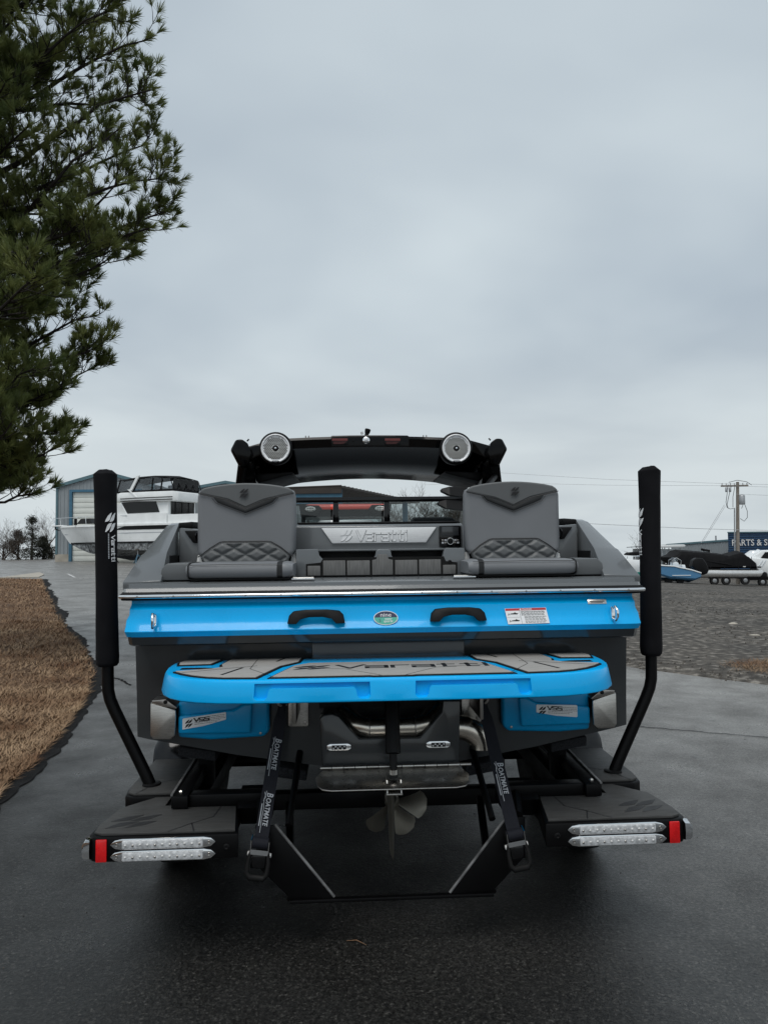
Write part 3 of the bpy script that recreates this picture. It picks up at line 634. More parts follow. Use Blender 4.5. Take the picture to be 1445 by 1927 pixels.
# shelf, pockets and the padded step
B(MB().box(-.40,.36,.36,.5,1.712,1.722), 'shelf', GREY, blk_, bevel=.003)
stp = [BY(x, y, .30) for x, y in ((557,1088),(557,1034),(598,1033),(601,1046),(607,1052),(650,1052),(700,1051),(706,1047),(708,1036),(712,1034),(731,1034),(735,1036),(737,1047),(742,1050),(828,1050),(833,1048),(838,1031),(874,1031),(876,1086))]
stp = [(x, max(1.5815, z)) for x, z in stp]
step = B(MB().prism(stp, .30, .36, 'y'), 'walkthrough_step', GREY, bevel=.005)
B(MB().box(-.46,.44,.44,.498,1.5815,1.705), 'pocket_back', BLACK_M, step)
for x0, x1, ya in ((579,603,1065),(608,650,1055),(653,696,1055),(700,739,1054),(743,785,1054),(788,829,1053),(833,857,1063)):
    (a, zt), (b, _) = BY(x0, ya, .297), BY(x1, ya, .297)
    poly = [(a,1.588),(b,1.588),(b,zt),(a,zt)]
    if x0 == 700: poly = [(a,1.588),(b,1.588),(b,zt),(b-.022,zt+.004),(b-.028,zt+.030),(a+.028,zt+.030),(a+.022,zt+.004),(a,zt)]
    B(MB().prism(poly, .290, .2995, 'y'), 'step_pad', FOAM_M, step, bevel=.003)
B(MB().prism([(-.40,1.583),(.385,1.583),(.385,1.648),(.325,1.655),(.315,1.680),(-.31,1.680),(-.325,1.655),(-.40,1.648)], .2955, .2985, 'y'), 'pad_border', RUBBER, step)
B(MB().lathe([(.010,0),(.010,.004),(.006,.006),(.005,.003),(0,.003)], (*[BY(846,1057,.3)[0]], .2995, BY(846,1057,.3)[1]), (0,-1,0), 16), 'push_latch', BLACK_M, step)
for px_ in (571, 872):
    x_, z_ = BY(px_, 1088, .09); hp = B(MB().box(x_-.055, x_+.055, .055, .10, 1.5775, 1.585), 'hatch_hinge', CHROME, bevel=.002)
    B(MB().tube([(x_-.05,.078,1.5865),(x_+.05,.078,1.5865)], .004, 8), 'hinge_pin', STEEL, hp)
# --- grab handles on the blue band
def on_band(x, z): # front surface of the blue band
    zz = [1.351,1.378,1.40,1.425,1.451,1.468]; yy_ = [-.036,-.017,-.008,-.0025,.001,.025]
    for k in range(5):
        if zz[k] <= z <= zz[k+1]: return yy_[k] + (yy_[k+1]-yy_[k])*(z-zz[k])/(zz[k+1]-zz[k])
    return -.036
for hx in (-.335, .335):
    o_ = [(-.135,1.378),(-.127,1.415),(-.108,1.434),(-.05,1.442),(.05,1.442),(.108,1.434),(.127,1.415),(.135,1.378),(.092,1.378),(.072,1.400),(.03,1.408),(-.03,1.408),(-.072,1.400),(-.092,1.378)]
    mbh = MB()
    def ysl(x, z, front): 
        back = on_band(0, max(1.352, z)) + .002
        return back if not front else (back - (.046 if abs(x) < .1 else .03))
    n_ = len(o_); vs = [(hx+x, ysl(x, z, True), z) for x, z in o_] + [(hx+x, ysl(x, z, False) + (0 if abs(x) > .09 else -.026), z) for x, z in o_]
    mbh.add(vs, [(i, i+n_, (i+1) % n_ + n_, (i+1) % n_) for i in range(n_)])
    # strip caps front and back as quads between upper and lower outline
    prs = [(0,8+5),(1,13),(2,12),(3,11),(4,10),(5,9),(6,8),(7,8)]
    fr_ = []
    seq_u = [0,1,2,3,4,5,6,7]; seq_l = [13,13,12,11,10,9,8,8]
    for k in range(7):
        q = [seq_u[k], seq_u[k+1], seq_l[k+1], seq_l[k]]; q2 = []
        for i in q:
            if i not in q2: q2.append(i)
        mbh.f.append(tuple(q2)); mbh.f.append(tuple(i+n_ for i in reversed(q2)))
    B(mbh, 'grab_handle', BLACK_M, band, bevel=.004, bang=35)
# --- stern tow eyes
for ex_, ez_ in ((-1.082,1.405), (1.082,1.405)):
    b_ = B(MB().loft([[(ex_+.012*math.cos(R(q))*w_, y, ez_-.005+.036*math.sin(R(q))*w_) for q in range(0,360,30)] for y, w_ in ((-.012,1),(-.030,1),(-.034,.8))]), 'stern_eye', CHROME, band)
    B(MB().tube([(ex_,-.03,ez_+.026),(ex_,-.062,ez_+.030),(ex_+.004,-.078,ez_+.012),(ex_+.004,-.078,ez_-.014),(ex_,-.064,ez_-.032),(ex_,-.03,ez_-.03)], .0068, 10), 'shackle', CHROME, b_, smooth=180)
# --- oval dealer badge
nrm = Vector((0,-.93,.36)).normalized(); upv = Vector((0,.39,.92)).normalized()
bx0, bz0 = BY(726, 1163, -.02); bc = Vector((bx0, on_band(0, bz0)-.008, bz0)); fb = frame(bc, (1,0,0), upv)
NAVY = mat('navy_print', (.012,.016,.06), .4, var=.05); TEAL = mat('teal_print', (.06,.36,.28), .4, var=.1)
el = lambda a_, b_, q0, q1, n=24: [(a_*math.cos(R(q0+(q1-q0)*k/n)), b_*math.sin(R(q0+(q1-q0)*k/n))) for k in range(n+1)]
bd = MB(); flat(bd, [el(.058,.035,0,345)], fb, .0012); badge = B(bd, 'oval_badge', WHITE_INK, band, smooth=0)
bd = MB(); flat(bd, [el(.0545,.032,4,176)], fb, .0018); B(bd, 'badge_top', NAVY, badge, smooth=0)
bd = MB(); flat(bd, [el(.0545,.032,176,364)], fb, .0018); B(bd, 'badge_base', TEAL, badge, smooth=0)
def sub(fr_, x, y): return (fr_[0] + fr_[1]*x + fr_[2]*y, fr_[1], fr_[2], fr_[3])
text('nine', .029, sub(fb, 0, .0055), WHITE_INK, 'badge_word', badge, 1.1, .0024, 'CENTER')
text('water', .015, sub(fb, .012, -.0095), WHITE_INK, 'badge_word', badge, 1, .0024, 'CENTER', .01)
text('sports', .017, sub(fb, .010, -.0215), WHITE_INK, 'badge_word', badge, 1, .0024, 'CENTER', .01, .3)
text('S', .022, sub(fb, -.028, -.020), NAVY, 'badge_mark', badge, 1, .0024, 'CENTER')
# --- danger decal and builder plate
c1 = BY(949, 1146, -.02); c2 = BY(1027, 1146, -.02)
w_d = .200; dc = Vector((c1[0]+.003, on_band(0, 1.430)-.004, 1.430)); fd = frame(dc, (1,0,.012), upv)
skew = lambda q: [(x - y*.12, y) for x, y in q]
bd = MB(); flat(bd, [skew([(0,-.078),(w_d,-.078),(w_d,.0),(0,.0)])], fd, .0010); dec = B(bd, 'danger_decal', WHITE_INK, band, smooth=0)
bd = MB(); flat(bd, [skew([(.002,-.012),(w_d-.002,-.012),(w_d-.002,-.001),(.002,-.001)])], fd, .0016); B(bd, 'red_header', RED_INK, dec, smooth=0)
text('\u25b2 DANGER', .0115, sub(fd, w_d*.5, -.0105), WHITE_INK, 'header_word', dec, 1, .0022, 'CENTER', .012)
bd = MB(); rows = []
random.seed(2)
for k, yy__ in enumerate((-.017,-.021,-.0265,-.031,-.0355,-.043,-.0475,-.054,-.0595,-.066,-.0715)):
    x = .074 + (.012 if k > 4 else 0)
    while x < w_d - .02:
        l = random.uniform(.006,.018); rows.append(skew([(x,yy__-.0014),(min(x+l,w_d-.006),yy__-.0014),(min(x+l,w_d-.006),yy__+.0006),(x,yy__+.0006)])); x += l+.003
rows += [skew([(.068,-.076),(.069,-.076),(.069,-.013),(.068,-.013)]), skew([(.002,-.045),(.068,-.045),(.068,-.0445),(.002,-.0445)])]
for by_ in (-.030, -.064):
    rows.append(skew([(.020,by_),(.054,by_-.001),(.061,by_+.004),(.050,by_+.006),(.044,by_+.011),(.040,by_+.006),(.022,by_+.004)]))
    rows += [skew(q) for q in stroke([(.010,by_-.004),(.014,by_+.004),(.018,by_-.003)], .0022)]
flat(bd, rows, fd, .0016); B(bd, 'decal_print', BLACK_INK, dec, smooth=0)
x_, z_ = BY(1123, 1129, .0); bp_ = B(MB().obox((x_, on_band(0,1.455)-.003, 1.456), (.092,.003,.024), (R(-24),0,0)), 'builder_plate', STEEL, band, bevel=.001)
bd = MB(); flat(bd, stroke([(-.034,.002),(.034,.002)], .004) + stroke([(-.03,-.005),(.026,-.005)], .0025), frame((x_, on_band(0,1.455)-.0055, 1.456), (1,0,0), upv), .0008); B(bd, 'plate_print', BLACK_INK, bp_, smooth=0)
# --- swim platform
half = [(0,-.462),(.30,-.461),(.58,-.456),(.72,-.442),(.81,-.416),(.88,-.378),(.94,-.322),(.985,-.25),(1.015,-.16),(1.028,-.06),(1.03,.05),(1.015,.11),(.98,.135),(0,.14)]
outl = [(-x, y) for x, y in reversed(half[1:])] + half[:-1]
def insetxy(pl, d):
    P_ = [Vector(q) for q in pl]; n = len(P_); res = []; ar = sum(P_[i].x*P_[(i+1)%n].y-P_[(i+1)%n].x*P_[i].y for i in range(n))
    for i in range(n):
        e1 = (P_[i]-P_[i-1]).normalized(); e2 = (P_[(i+1)%n]-P_[i]).normalized(); n1 = Vector((-e1.y,e1.x)); n2 = Vector((-e2.y,e2.x))
        b_ = n1+n2; b_ = b_/max(.5, b_.length_squared/2); res.append(P_[i] + (b_ if ar > 0 else -b_)*d)
    return res
# (depth below the crown, inset) rings: gently rounded top edge, face tilted upward, shaped to catch more light
rings = [(1.100,.03),(1.1005,.006),(1.104,.001),(1.110,0),(1.165,0.011),(1.181,.015),(1.1885,.019),(1.1917,.026),(1.1922,.034)]
zlift = lambda y: 0
plat_mb = MB().loft([[(q.x, q.y, z) for q in insetxy(outl, d)] for z, d in rings])
plat = plat_mb.build('swim_platform', BLUE, boat, smooth=40)
cut = MB()
for a_, b_ in ((-.575,-.095),(.085,.575)):
    g_ = [(a_,1.200),(a_,1.125),(a_+.006,1.117),(a_+.014,1.113),(a_+.042,1.113),(a_+.050,1.117),(a_+.055,1.125),(a_+.06,1.152),(a_+.066,1.160),(b_-.066,1.160),(b_-.06,1.152),(b_-.055,1.125),(b_-.05,1.117),(b_-.042,1.113),(b_-.014,1.113),(b_-.006,1.117),(b_,1.125),(b_,1.200)]
    zt_ = 1.181
    g_ = [(x, min(z, zt_)) for x, z in g_]
    cx = (a_+b_)/2
    mb_c = MB().loft([[(cx+(x-cx)*k, y, 1.155+(z-1.155)*kz) for x, z in g_] for y, k, kz in ((-.60,1.08,1.2),(-.462,1.0,1.0),(-.432,.965,.9))])
    cut.add(mb_c.v, mb_c.f)
cobj = cut.build('cutter', BLUE, boat, smooth=0)
md_ = plat.modifiers.new('pockets', 'BOOLEAN'); md_.object = cobj; md_.operation = 'DIFFERENCE'; md_.solver = 'EXACT'
bpy.context.view_layer.update(); dg = bpy.context.evaluated_depsgraph_get()
nm = bpy.data.meshes.new_from_object(plat.evaluated_get(dg)); plat.modifiers.clear(); old = plat.data; plat.data = nm; bpy.data.objects.remove(cobj)
nm.materials.clear(); nm.materials.append(BLUE); nm.polygons.foreach_set('use_smooth', [True]*len(nm.polygons)); nm.set_sharp_from_angle(angle=R(32))
B(MB().prism([tuple(q) for q in insetxy(outl, .045)], 1.094, 1.0995, 'z'), 'underside_bounce_blocker', BLACK_M, plat)  # added black panel: stops blue bounce and darkens the gear below
# deck pads on the platform: (outline in photograph points on the deck plane)
def zpoly(pts, z=1.2): return [BZ(x, y, z) for x, y in pts]
centre = [(-.522,-.412),(-.10,-.414),(-.085,-.422),(.085,-.422),(.10,-.414),(.522,-.412),(.44,-.12),(.37,-.05),(-.37,-.05),(-.44,-.12)]
wing = [(-.562,-.412),(-.70,-.400),(-.78,-.374),(-.85,-.332),(-.905,-.280),(-.95,-.225),(-.955,-.205),(-.80,-.155),(-.765,-.12),(-.78,-.06),(-.76,.105),(-.40,.11),(-.41,-.02),(-.485,-.13)]
stripp = [(-.975,-.05),(-.99,.03),(-.975,.10),(-.785,.105),(-.815,-.035)]
for pl_ in (centre, wing, mirror(wing), stripp, mirror(stripp)):
    pd = B(MB().prism(pl_, 1.1922, 1.196, 'z'), 'pad_border', RUBBER, plat, bevel=.001)
    B(MB().prism([tuple(q) for q in insetxy(pl_, .012)], 1.1962, 1.200, 'z'), 'deck_pad', FOAM, pd, bevel=.0012)
w2, wl2 = word('Varatti', .16, 1.3); k2 = .70/wl2; fp = frame((-.235,-.235,1.2002), (1,0,0), (0,1,0))
pm = MB(); flat(pm, [[(x*k2, y*.085) for x, y in q] for q in w2], fp, .0006); B(pm, 'pad_lettering', BLACK_INK, plat, smooth=0)
pm = MB(); flat(pm, [[(x*.16, y*.10) for x, y in q] for q in EMBLEM], frame((-.43,-.245,1.2002), (1,0,0), (0,1,0)), .0006); B(pm, 'pad_emblem', BLACK_INK, plat, smooth=0)
gr_ = []
for s in (-1, 1):
    gr_ += stroke([(s*.72,-.33),(s*.66,-.17)], .014) + stroke([(s*.52,.0),(s*.49,.10)], .012) + stroke([(s*.90,-.26),(s*.60,-.12)], .004) + stroke([(s*.50,-.40),(s*.62,-.2),(s*.62,.09)], .003)
    gr_ += stroke([(s*.05,-.42),(s*.2,-.25),(s*.42,-.2)], .003)
for q in gr_:
    pm = MB(); flat(pm, [q], frame((0,0,1.2001), (1,0,0), (0,1,0)), .0005); B(pm, 'pad_groove', RUBBER, plat, smooth=0)
for s in (-1, 1):
    pm = MB().prism([(s*.94,-.14),(s*.84,-.135),(s*.79,-.12),(s*.84,-.10),(s*.94,-.095)], 1.1925, 1.1937, 'z'); B(pm, 'tie_slot', RUBBER, plat)
# --- under the platform: trim pods, brackets, exhaust, tab, running gear
for s in (-1, 1):
    out = [(s*1.012,.995),(s*.574,.995),(s*.574,.84),(s*.60,.815),(s*.86,.806),(s*1.012,.822)]
    if s > 0: out = [(s*1.012,.995),(s*1.012,.812),(s*.86,.802),(s*.60,.812),(s*.574,.838),(s*.574,.995)]
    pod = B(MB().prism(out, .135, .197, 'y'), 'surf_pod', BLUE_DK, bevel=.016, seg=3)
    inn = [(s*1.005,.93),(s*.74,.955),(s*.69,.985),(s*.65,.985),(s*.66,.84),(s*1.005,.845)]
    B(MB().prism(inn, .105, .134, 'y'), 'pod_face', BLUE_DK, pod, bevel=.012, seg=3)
    B(MB().lathe([(.006,0),(.006,.004),(0,.005)], (s*.615,.131,.835), (0,-1,0), 10), 'screw', STEEL_D, pod)
    q = [(s*1.115,.855),(s*1.03,.83),(s*1.012,.85),(s*1.012,.955),(s*1.03,.975),(s*1.115,.99)]
    q = [(s*1.13,1.0),(s*1.13,.85),(s*1.118,.83),(s*1.035,.826),(s*1.015,.845),(s*1.010,.93),(s*1.012,.965)]
    pt = B(MB().prism(q, .085, .098, 'y'), 'surf_tab', STEEL, pod, bevel=.005)
    B(MB().box(s*1.132, s*1.120, .0985, .19, .84, 1.0), 'tab_flange', STEEL, pt, bevel=.003)
    B(MB().prism([(s*1.125,1.012),(s*1.06,1.016),(s*1.005,.975),(s*1.012,.968),(s*1.125,.998)], .09, .19, 'y'), 'tab_hinge', STEEL_D, pt, bevel=.003)
    B(MB().lathe([(.010,0),(.009,.005),(0,.006)], (s*1.06,.089,1.003), (0,-1,0), 12), 'bolt', BLACK_M, pt)
    # label on the pod
    lx = -.983 if s < 0 else .735
    lz = .868 if s < 0 else .888
    fl = frame((lx,.1045,lz), (1,0,.10 if s < 0 else -.07), (0,0,1))
    lab = [(0,0),(.10,.005),(.205,.022),(.208,.024),(.208,.056),(.204,.058),(.004,.052),(0,.048)] if s < 0 else [(0,.022),(.0,.056),(.003,.06),(.20,.067),(.205,.064),(.205,.012),(.20,.008),(.10,.010)]
    bd = MB(); flat(bd, [lab], fl, .0016); lb = B(bd, 'pod_label', ALU, pod, smooth=0)
    y0_ = 0 if s < 0 else .008
    bd = MB(); flat(bd, EMBLEM, sub(fl, .012, .008+y0_), .0022, .036); flat(bd, [[(x, y) for x, y in q_] for q_ in [[(p_[0]*.021, p_[1]*.016) for p_ in q__] for q__ in word('VSS', .26, 1.15)[0]]], sub(fl, .056, .030+y0_), .0022)
    random.seed(5)
    rws = []
    for k in range(5):
        x = .058 if k > 1 else .128
        while x < .196 - (k-2)*.02*(k > 2):
            l = random.uniform(.005,.012); yk = .047-k*.0075+y0_*.6; rws.append([(x,yk),(x+l,yk),(x+l,yk+.0016),(x,yk+.0016)]); x += l+.002
    flat(bd, rws, fl, .0022); B(bd, 'label_print', BLACK_INK, lb, smooth=0)
    # stainless platform bracket
    bx_ = -.43 if s < 0 else .43
    pb = B(MB().prism(rrect(bx_-.055, bx_+.045, .85, 1.09, .012), .178, .197, 'y'), 'platform_bracket', STEEL, bevel=.003)
    B(MB().box(bx_-.012, bx_+.004, -.1, .1775, .93, 1.095), 'bracket_rib', STEEL_D, pb, bevel=.003)
    for zz_ in (.87, 1.03):
        B(MB().lathe([(.011,0),(.010,.007),(0,.008)], (bx_+.028,.177,zz_), (0,-1,0), 6), 'bolt', STEEL_D, pb)
# centre tab housing
def cpoly(pts, y): return [BY(x, z, y) for x, z in pts]
hs = cpoly([(598,1318),(600,1360),(607,1444),(866,1442),(866,1318),(834,1318),(832,1340),(792,1388),(675,1390),(640,1349),(626,1345),(618,1340),(610,1318)], -.04)
hs = cpoly([(601,1352),(607,1446),(864,1443),(866,1318),(834,1318),(832,1340),(790,1388),(676,1390),(638,1349),(625,1343),(610,1345)], -.04)
hou = B(MB().prism(hs, -.04, .19, 'y'), 'tab_housing', GREY_SHADED, bevel=.008)
B(MB().box(-.33,.345,.12,.19,.95,1.10), 'housing_back', BLACK_M, hou)
px0, pz0 = BY(655,1369,-.0); px1, _ = BY(820,1368,-.0)
pz0 -= .003
B(MB().tube([(px0-.02,.10,pz0+.05),(px0+.04,.02,pz0+.01),(px0+.10,-.0,pz0),(px1-.10,-.0,pz0),(px1-.04,.02,pz0+.01),(px1+.02,.10,pz0+.05)], .046, 20), 'exhaust_pipe', EXHAUST, hou, smooth=60)
for xx_ in (px0+.10, px1-.10): B(MB().ring((xx_, 0, pz0), (1,0,0), .0462, .003, 20, 6), 'weld_bead', STEEL_D, hou)
ex0 = BY(866,1370,.06); ep = []
for k in range(9):
    a_ = R(90 - 90*k/8); ep.append((ex0[0]-.02 + .12*math.cos(a_) , .06, ex0[1]-.085 + .09*math.sin(a_)))
ep = [(ex0[0]-.06,.06,ex0[1]+.005)] + ep + [(ep[-1][0],.06,ep[-1][2]-.01)]
el_ = B(MB().tube(ep, .058, 20), 'exhaust_elbow', EXHAUST, smooth=60)
B(MB().lathe([(.056,0),(.05,.002),(.0,.012)], ep[-1], (0,0,-1), 20), 'elbow_mouth', CARPET, el_)
for lx_, ly_ in ((638,1405),(824,1400)):
    x_, z_ = BY(lx_, ly_, -.04)
    li = B(MB().prism([(x_+(a_)*.056, z_+b_*.016) for a_, b_ in ((-1,-.55),(-.75,-1),(.75,-1),(1,-.55),(1,.55),(.75,1),(-.75,1),(-1,.55))], -.052, -.0405, 'y'), 'underwater_light', CHROME, hou, bevel=.003)
    B(MB().box(x_-.033, x_+.033, -.055, -.0522, z_-.010, z_+.010), 'lens', BLACK_G, li, bevel=.002)
    for k in range(6): B(MB().lathe([(.0045,0),(.003,.002),(0,.003)], (x_-.025+k*.01, -.0552, z_+(.004 if k % 2 else -.004)), (0,-1,0), 8), 'led', WHITE_INK, li)
    for sx in (-1, 1): B(MB().lathe([(.004,0),(0,.002)], (x_+sx*.044,-.052,z_), (0,-1,0), 8), 'screw', STEEL_D, li)
# stainless tab plate, hinge and ram
ha, hb = BY(606,1449,-.06), BY(876,1446,-.06); fa, fb_ = BY(614,1489,-.30), BY(872,1485,-.30)
hz_ = (ha[1]+hb[1])/2; fz_ = (fa[1]+fb_[1])/2; wx = .33
tp = [(-wx+.02,-.06),(wx-.02,-.06),(wx,-.10),(wx+.012,-.17),(wx+.004,-.24),(wx-.02,-.285),(wx-.06,-.30),(-wx+.06,-.30),(-wx+.02,-.285),(-wx-.004,-.24),(-wx-.012,-.17),(-wx,-.10)]
tpm = MB().prism(tp, 0, .006, 'z'); sl = (hz_-fz_)/.24
tpm.v = [(x+.006, y, z + hz_ - (-.06-y)*sl + (.03*max(0, abs(x)-.335)/.03 if y < -.08 else 0)) for x, y, z in tpm.v]
tabp = B(tpm, 'trim_tab', STEEL, bevel=.002)
for k in range(13):
    xx_ = -.32 + k*.054; B(MB().tube([(xx_,-.055,hz_+.012),(xx_+.051,-.055,hz_+.012)], .009 if k % 2 else .0075, 10), 'hinge_knuckle', STEEL, tabp)
rx = BY(740,1400,-.15)[0]
rt = BY(737,1320,-.10); rb_ = BY(741,1478,-.22)
ram = B(MB().tube([(rt[0],-.10,rt[1]),(rb_[0],-.19,rb_[1]+.13)], .034, 16), 'trim_ram', BLACK_P)
B(MB().tube([(rb_[0],-.19,rb_[1]+.13),(rb_[0],-.21,rb_[1]+.03)], .017, 12), 'ram_rod', BLACK_M, ram)
B(MB().lathe([(.020,0),(.020,.02),(.012,.026)], (rb_[0],-.205,rb_[1]+.045), (0,0,1), 14), 'ram_collar', STEEL, ram)
cl = MB(); 
for s in (-1, 1): cl.prism([(-.26,rb_[1]-.022),(-.17,rb_[1]-.018),(-.18,rb_[1]+.03),(-.235,rb_[1]+.03)], rb_[0]+s*.034, rb_[0]+s*.027, 'x')
cl.box(rb_[0]-.036, rb_[0]+.036, -.262, -.17, rb_[1]-.03, rb_[1]-.0225); clv = B(cl, 'ram_clevis', STEEL, ram, bevel=.002)
B(MB().tube([(rb_[0]-.05,-.21,rb_[1]+.012),(rb_[0]+.045,-.21,rb_[1]+.012)], .008, 10), 'clevis_pin', CHROME, clv)
# rudder and propeller
ru = [BY(x, y, -.02) for x, y in ((722,1470),(752,1470),(750,1520),(742,1560),(741,1586),(731,1583),(726,1556),(722,1510))]
rud = MB(); rxc = BY(737,1520,-.02)[0]
rud.loft([[(rxc+tw*w_, y, z) for (y, w_) in ((-.06-dy_,.15),(-.02,.8),(.05,1),(.14,.6),(.20-dy_,.1),(.14,-.6),(.05,-1),(-.02,-.8))] for z, tw, dy_ in ((.64,.019,-.02),(.50,.016,-.01),(.40,.013,.0),(.30,.009,.02))])
B(rud, 'rudder', BRONZE, smooth=50)
hub_y, hub_x, hub_z = .40, BY(737,1510,.40)[0], BY(737,1506,.40)[1]
pr_ = B(MB().lathe([(.012,-.08),(.034,-.05),(.038,.0),(.034,.07),(.02,.1)], (hub_x, hub_y, hub_z), (0,1,0), 18), 'propeller', BRONZE)
for k, a0 in enumerate((232, 348, 112, 296)):
    bl = MB(); secs = []
    for j in range(9):
        t_ = j/8; r_ = .03 + .155*t_; ch = .016 + .060*t_**1.1 if t_ < .8 else .063 - .20*(t_-.8); tw = R(58 - 30*t_); sk = .10*t_*t_
        ca_, sa_ = math.cos(R(a0)+sk*.7), math.sin(R(a0)+sk*.7); ta, tb = -sa_, ca_
        row = []
        for c_, th in ((-1,0),(-.5,.0045),(0,.006),(.5,.0045),(1,0),(.5,-.002),(0,-.003),(-.5,-.002)):
            along = ch*c_*math.cos(tw)*1.25; ax = ch*c_*math.sin(tw); row.append((hub_x + ca_*r_ + ta*along, hub_y + ax - th, hub_z + sa_*r_ + tb*along))
        secs.append(row)
    B(bl.loft(secs), 'blade', BRONZE, pr_, smooth=60)
B(MB().tube([(hub_x,hub_y+.05,hub_z),(hub_x,1.9,.72)], .016, 10), 'propeller_shaft', STEEL_D)
B(MB().loft([[(hub_x-.012, y, z), (hub_x+.012, y, z), (hub_x+.012, y+.06, z), (hub_x-.012, y+.06, z)] for y, z in ((.56,hub_z),(.62,.68))]), 'shaft_strut', BRONZE, bevel=.004)
# --- windshield
ws = B(MB().box(-1.02,1.02,1.99,2.03,2.075,2.115), 'windshield', BLACK_G, bevel=.006)
for px_ in (632, 728):
    x_ = BY(px_, 960, 2.0)[0]; B(MB().loft([[(x_-w_, 2.0, z), (x_+w_, 2.0, z), (x_+w_, 2.04, z), (x_-w_, 2.04, z)] for z, w_ in ((1.896,.026),(2.075,.020))]), 'post', BLACK_G, ws, bevel=.004)
for a_, b_ in ((-1.0,-.31),(-.26,.075),(.13,1.0)): B(MB().box(a_, b_, 2.012, 2.017, 1.9, 2.074), 'pane', GLASS, ws)
for s in (-1, 1):
    side = B(MB().loft([[(s*(1.02+k*.06), y, z) for z in (zb, zt)] + [(s*(1.03+k*.06), y, z) for z in (zt, zb)] for y, k, zb, zt in ((2.0,0,1.89,2.09),(1.3,1,1.882,1.99))]), 'side_pane', GLASS_D, ws)
B(MB().box(-.6,.5,1.94,1.96,1.896,1.902), 'lower_trim', BLACK_G, ws)
hx_, hz_2 = BY(811, 981, 2.3); B(MB().loft([[(hx_-.20*k, y, 1.88), (hx_+.20*k, y, 1.88), (hx_+.15*k, y, 1.88+h_), (hx_-.15*k, y, 1.88+h_)] for y, k, h_ in ((2.06,1,.06),(2.2,1.05,.085),(2.5,.9,.06))]), 'helm_hood', BLACK_M, bevel=.01)
# --- tower: arched hardtop, end pods, legs, speakers
def tz(x): return 2.612 - .022*abs(x/.75)**2.2 - (.05*max(0, (abs(x)-.75)/.25))
fzc = BY(690, 902, 3.4)[1]
def tsec(x):
    t_ = tz(x); fz = fzc - .045*(abs(x)/.7)**2; k = max(0, (abs(x)-.80)/.2)
    th = .085 + .03*k
    return [(x, 2.20, t_), (x, 2.19, t_-.02), (x, 2.20, t_-th), (x, 2.235, t_-th-.006), (x, 2.28, t_-th+.03), (x, 2.72, t_-.125-.02*k), (x, 2.78, t_-.150-.03*k), (x, 3.35, fz), (x, 3.42, fz+.02), (x, 3.40, fz+.06), (x, 2.8, t_+.01), (x, 2.3, t_+.014)]
xs_ = [-1.02,-.95,-.9,-.82,-.75,-.6,-.45,-.31,-.30,-.15,0,.15,.30,.31,.45,.6,.75,.82,.9,.95,1.02]
tower = B(MB().loft([[(a_, y, z + (.008 if abs(x) < .305 and k in (0,1,11) else 0)) for k, (a_, y, z) in enumerate(tsec(x))] for x in xs_]), 'tower', TOWER_B, smooth=35)
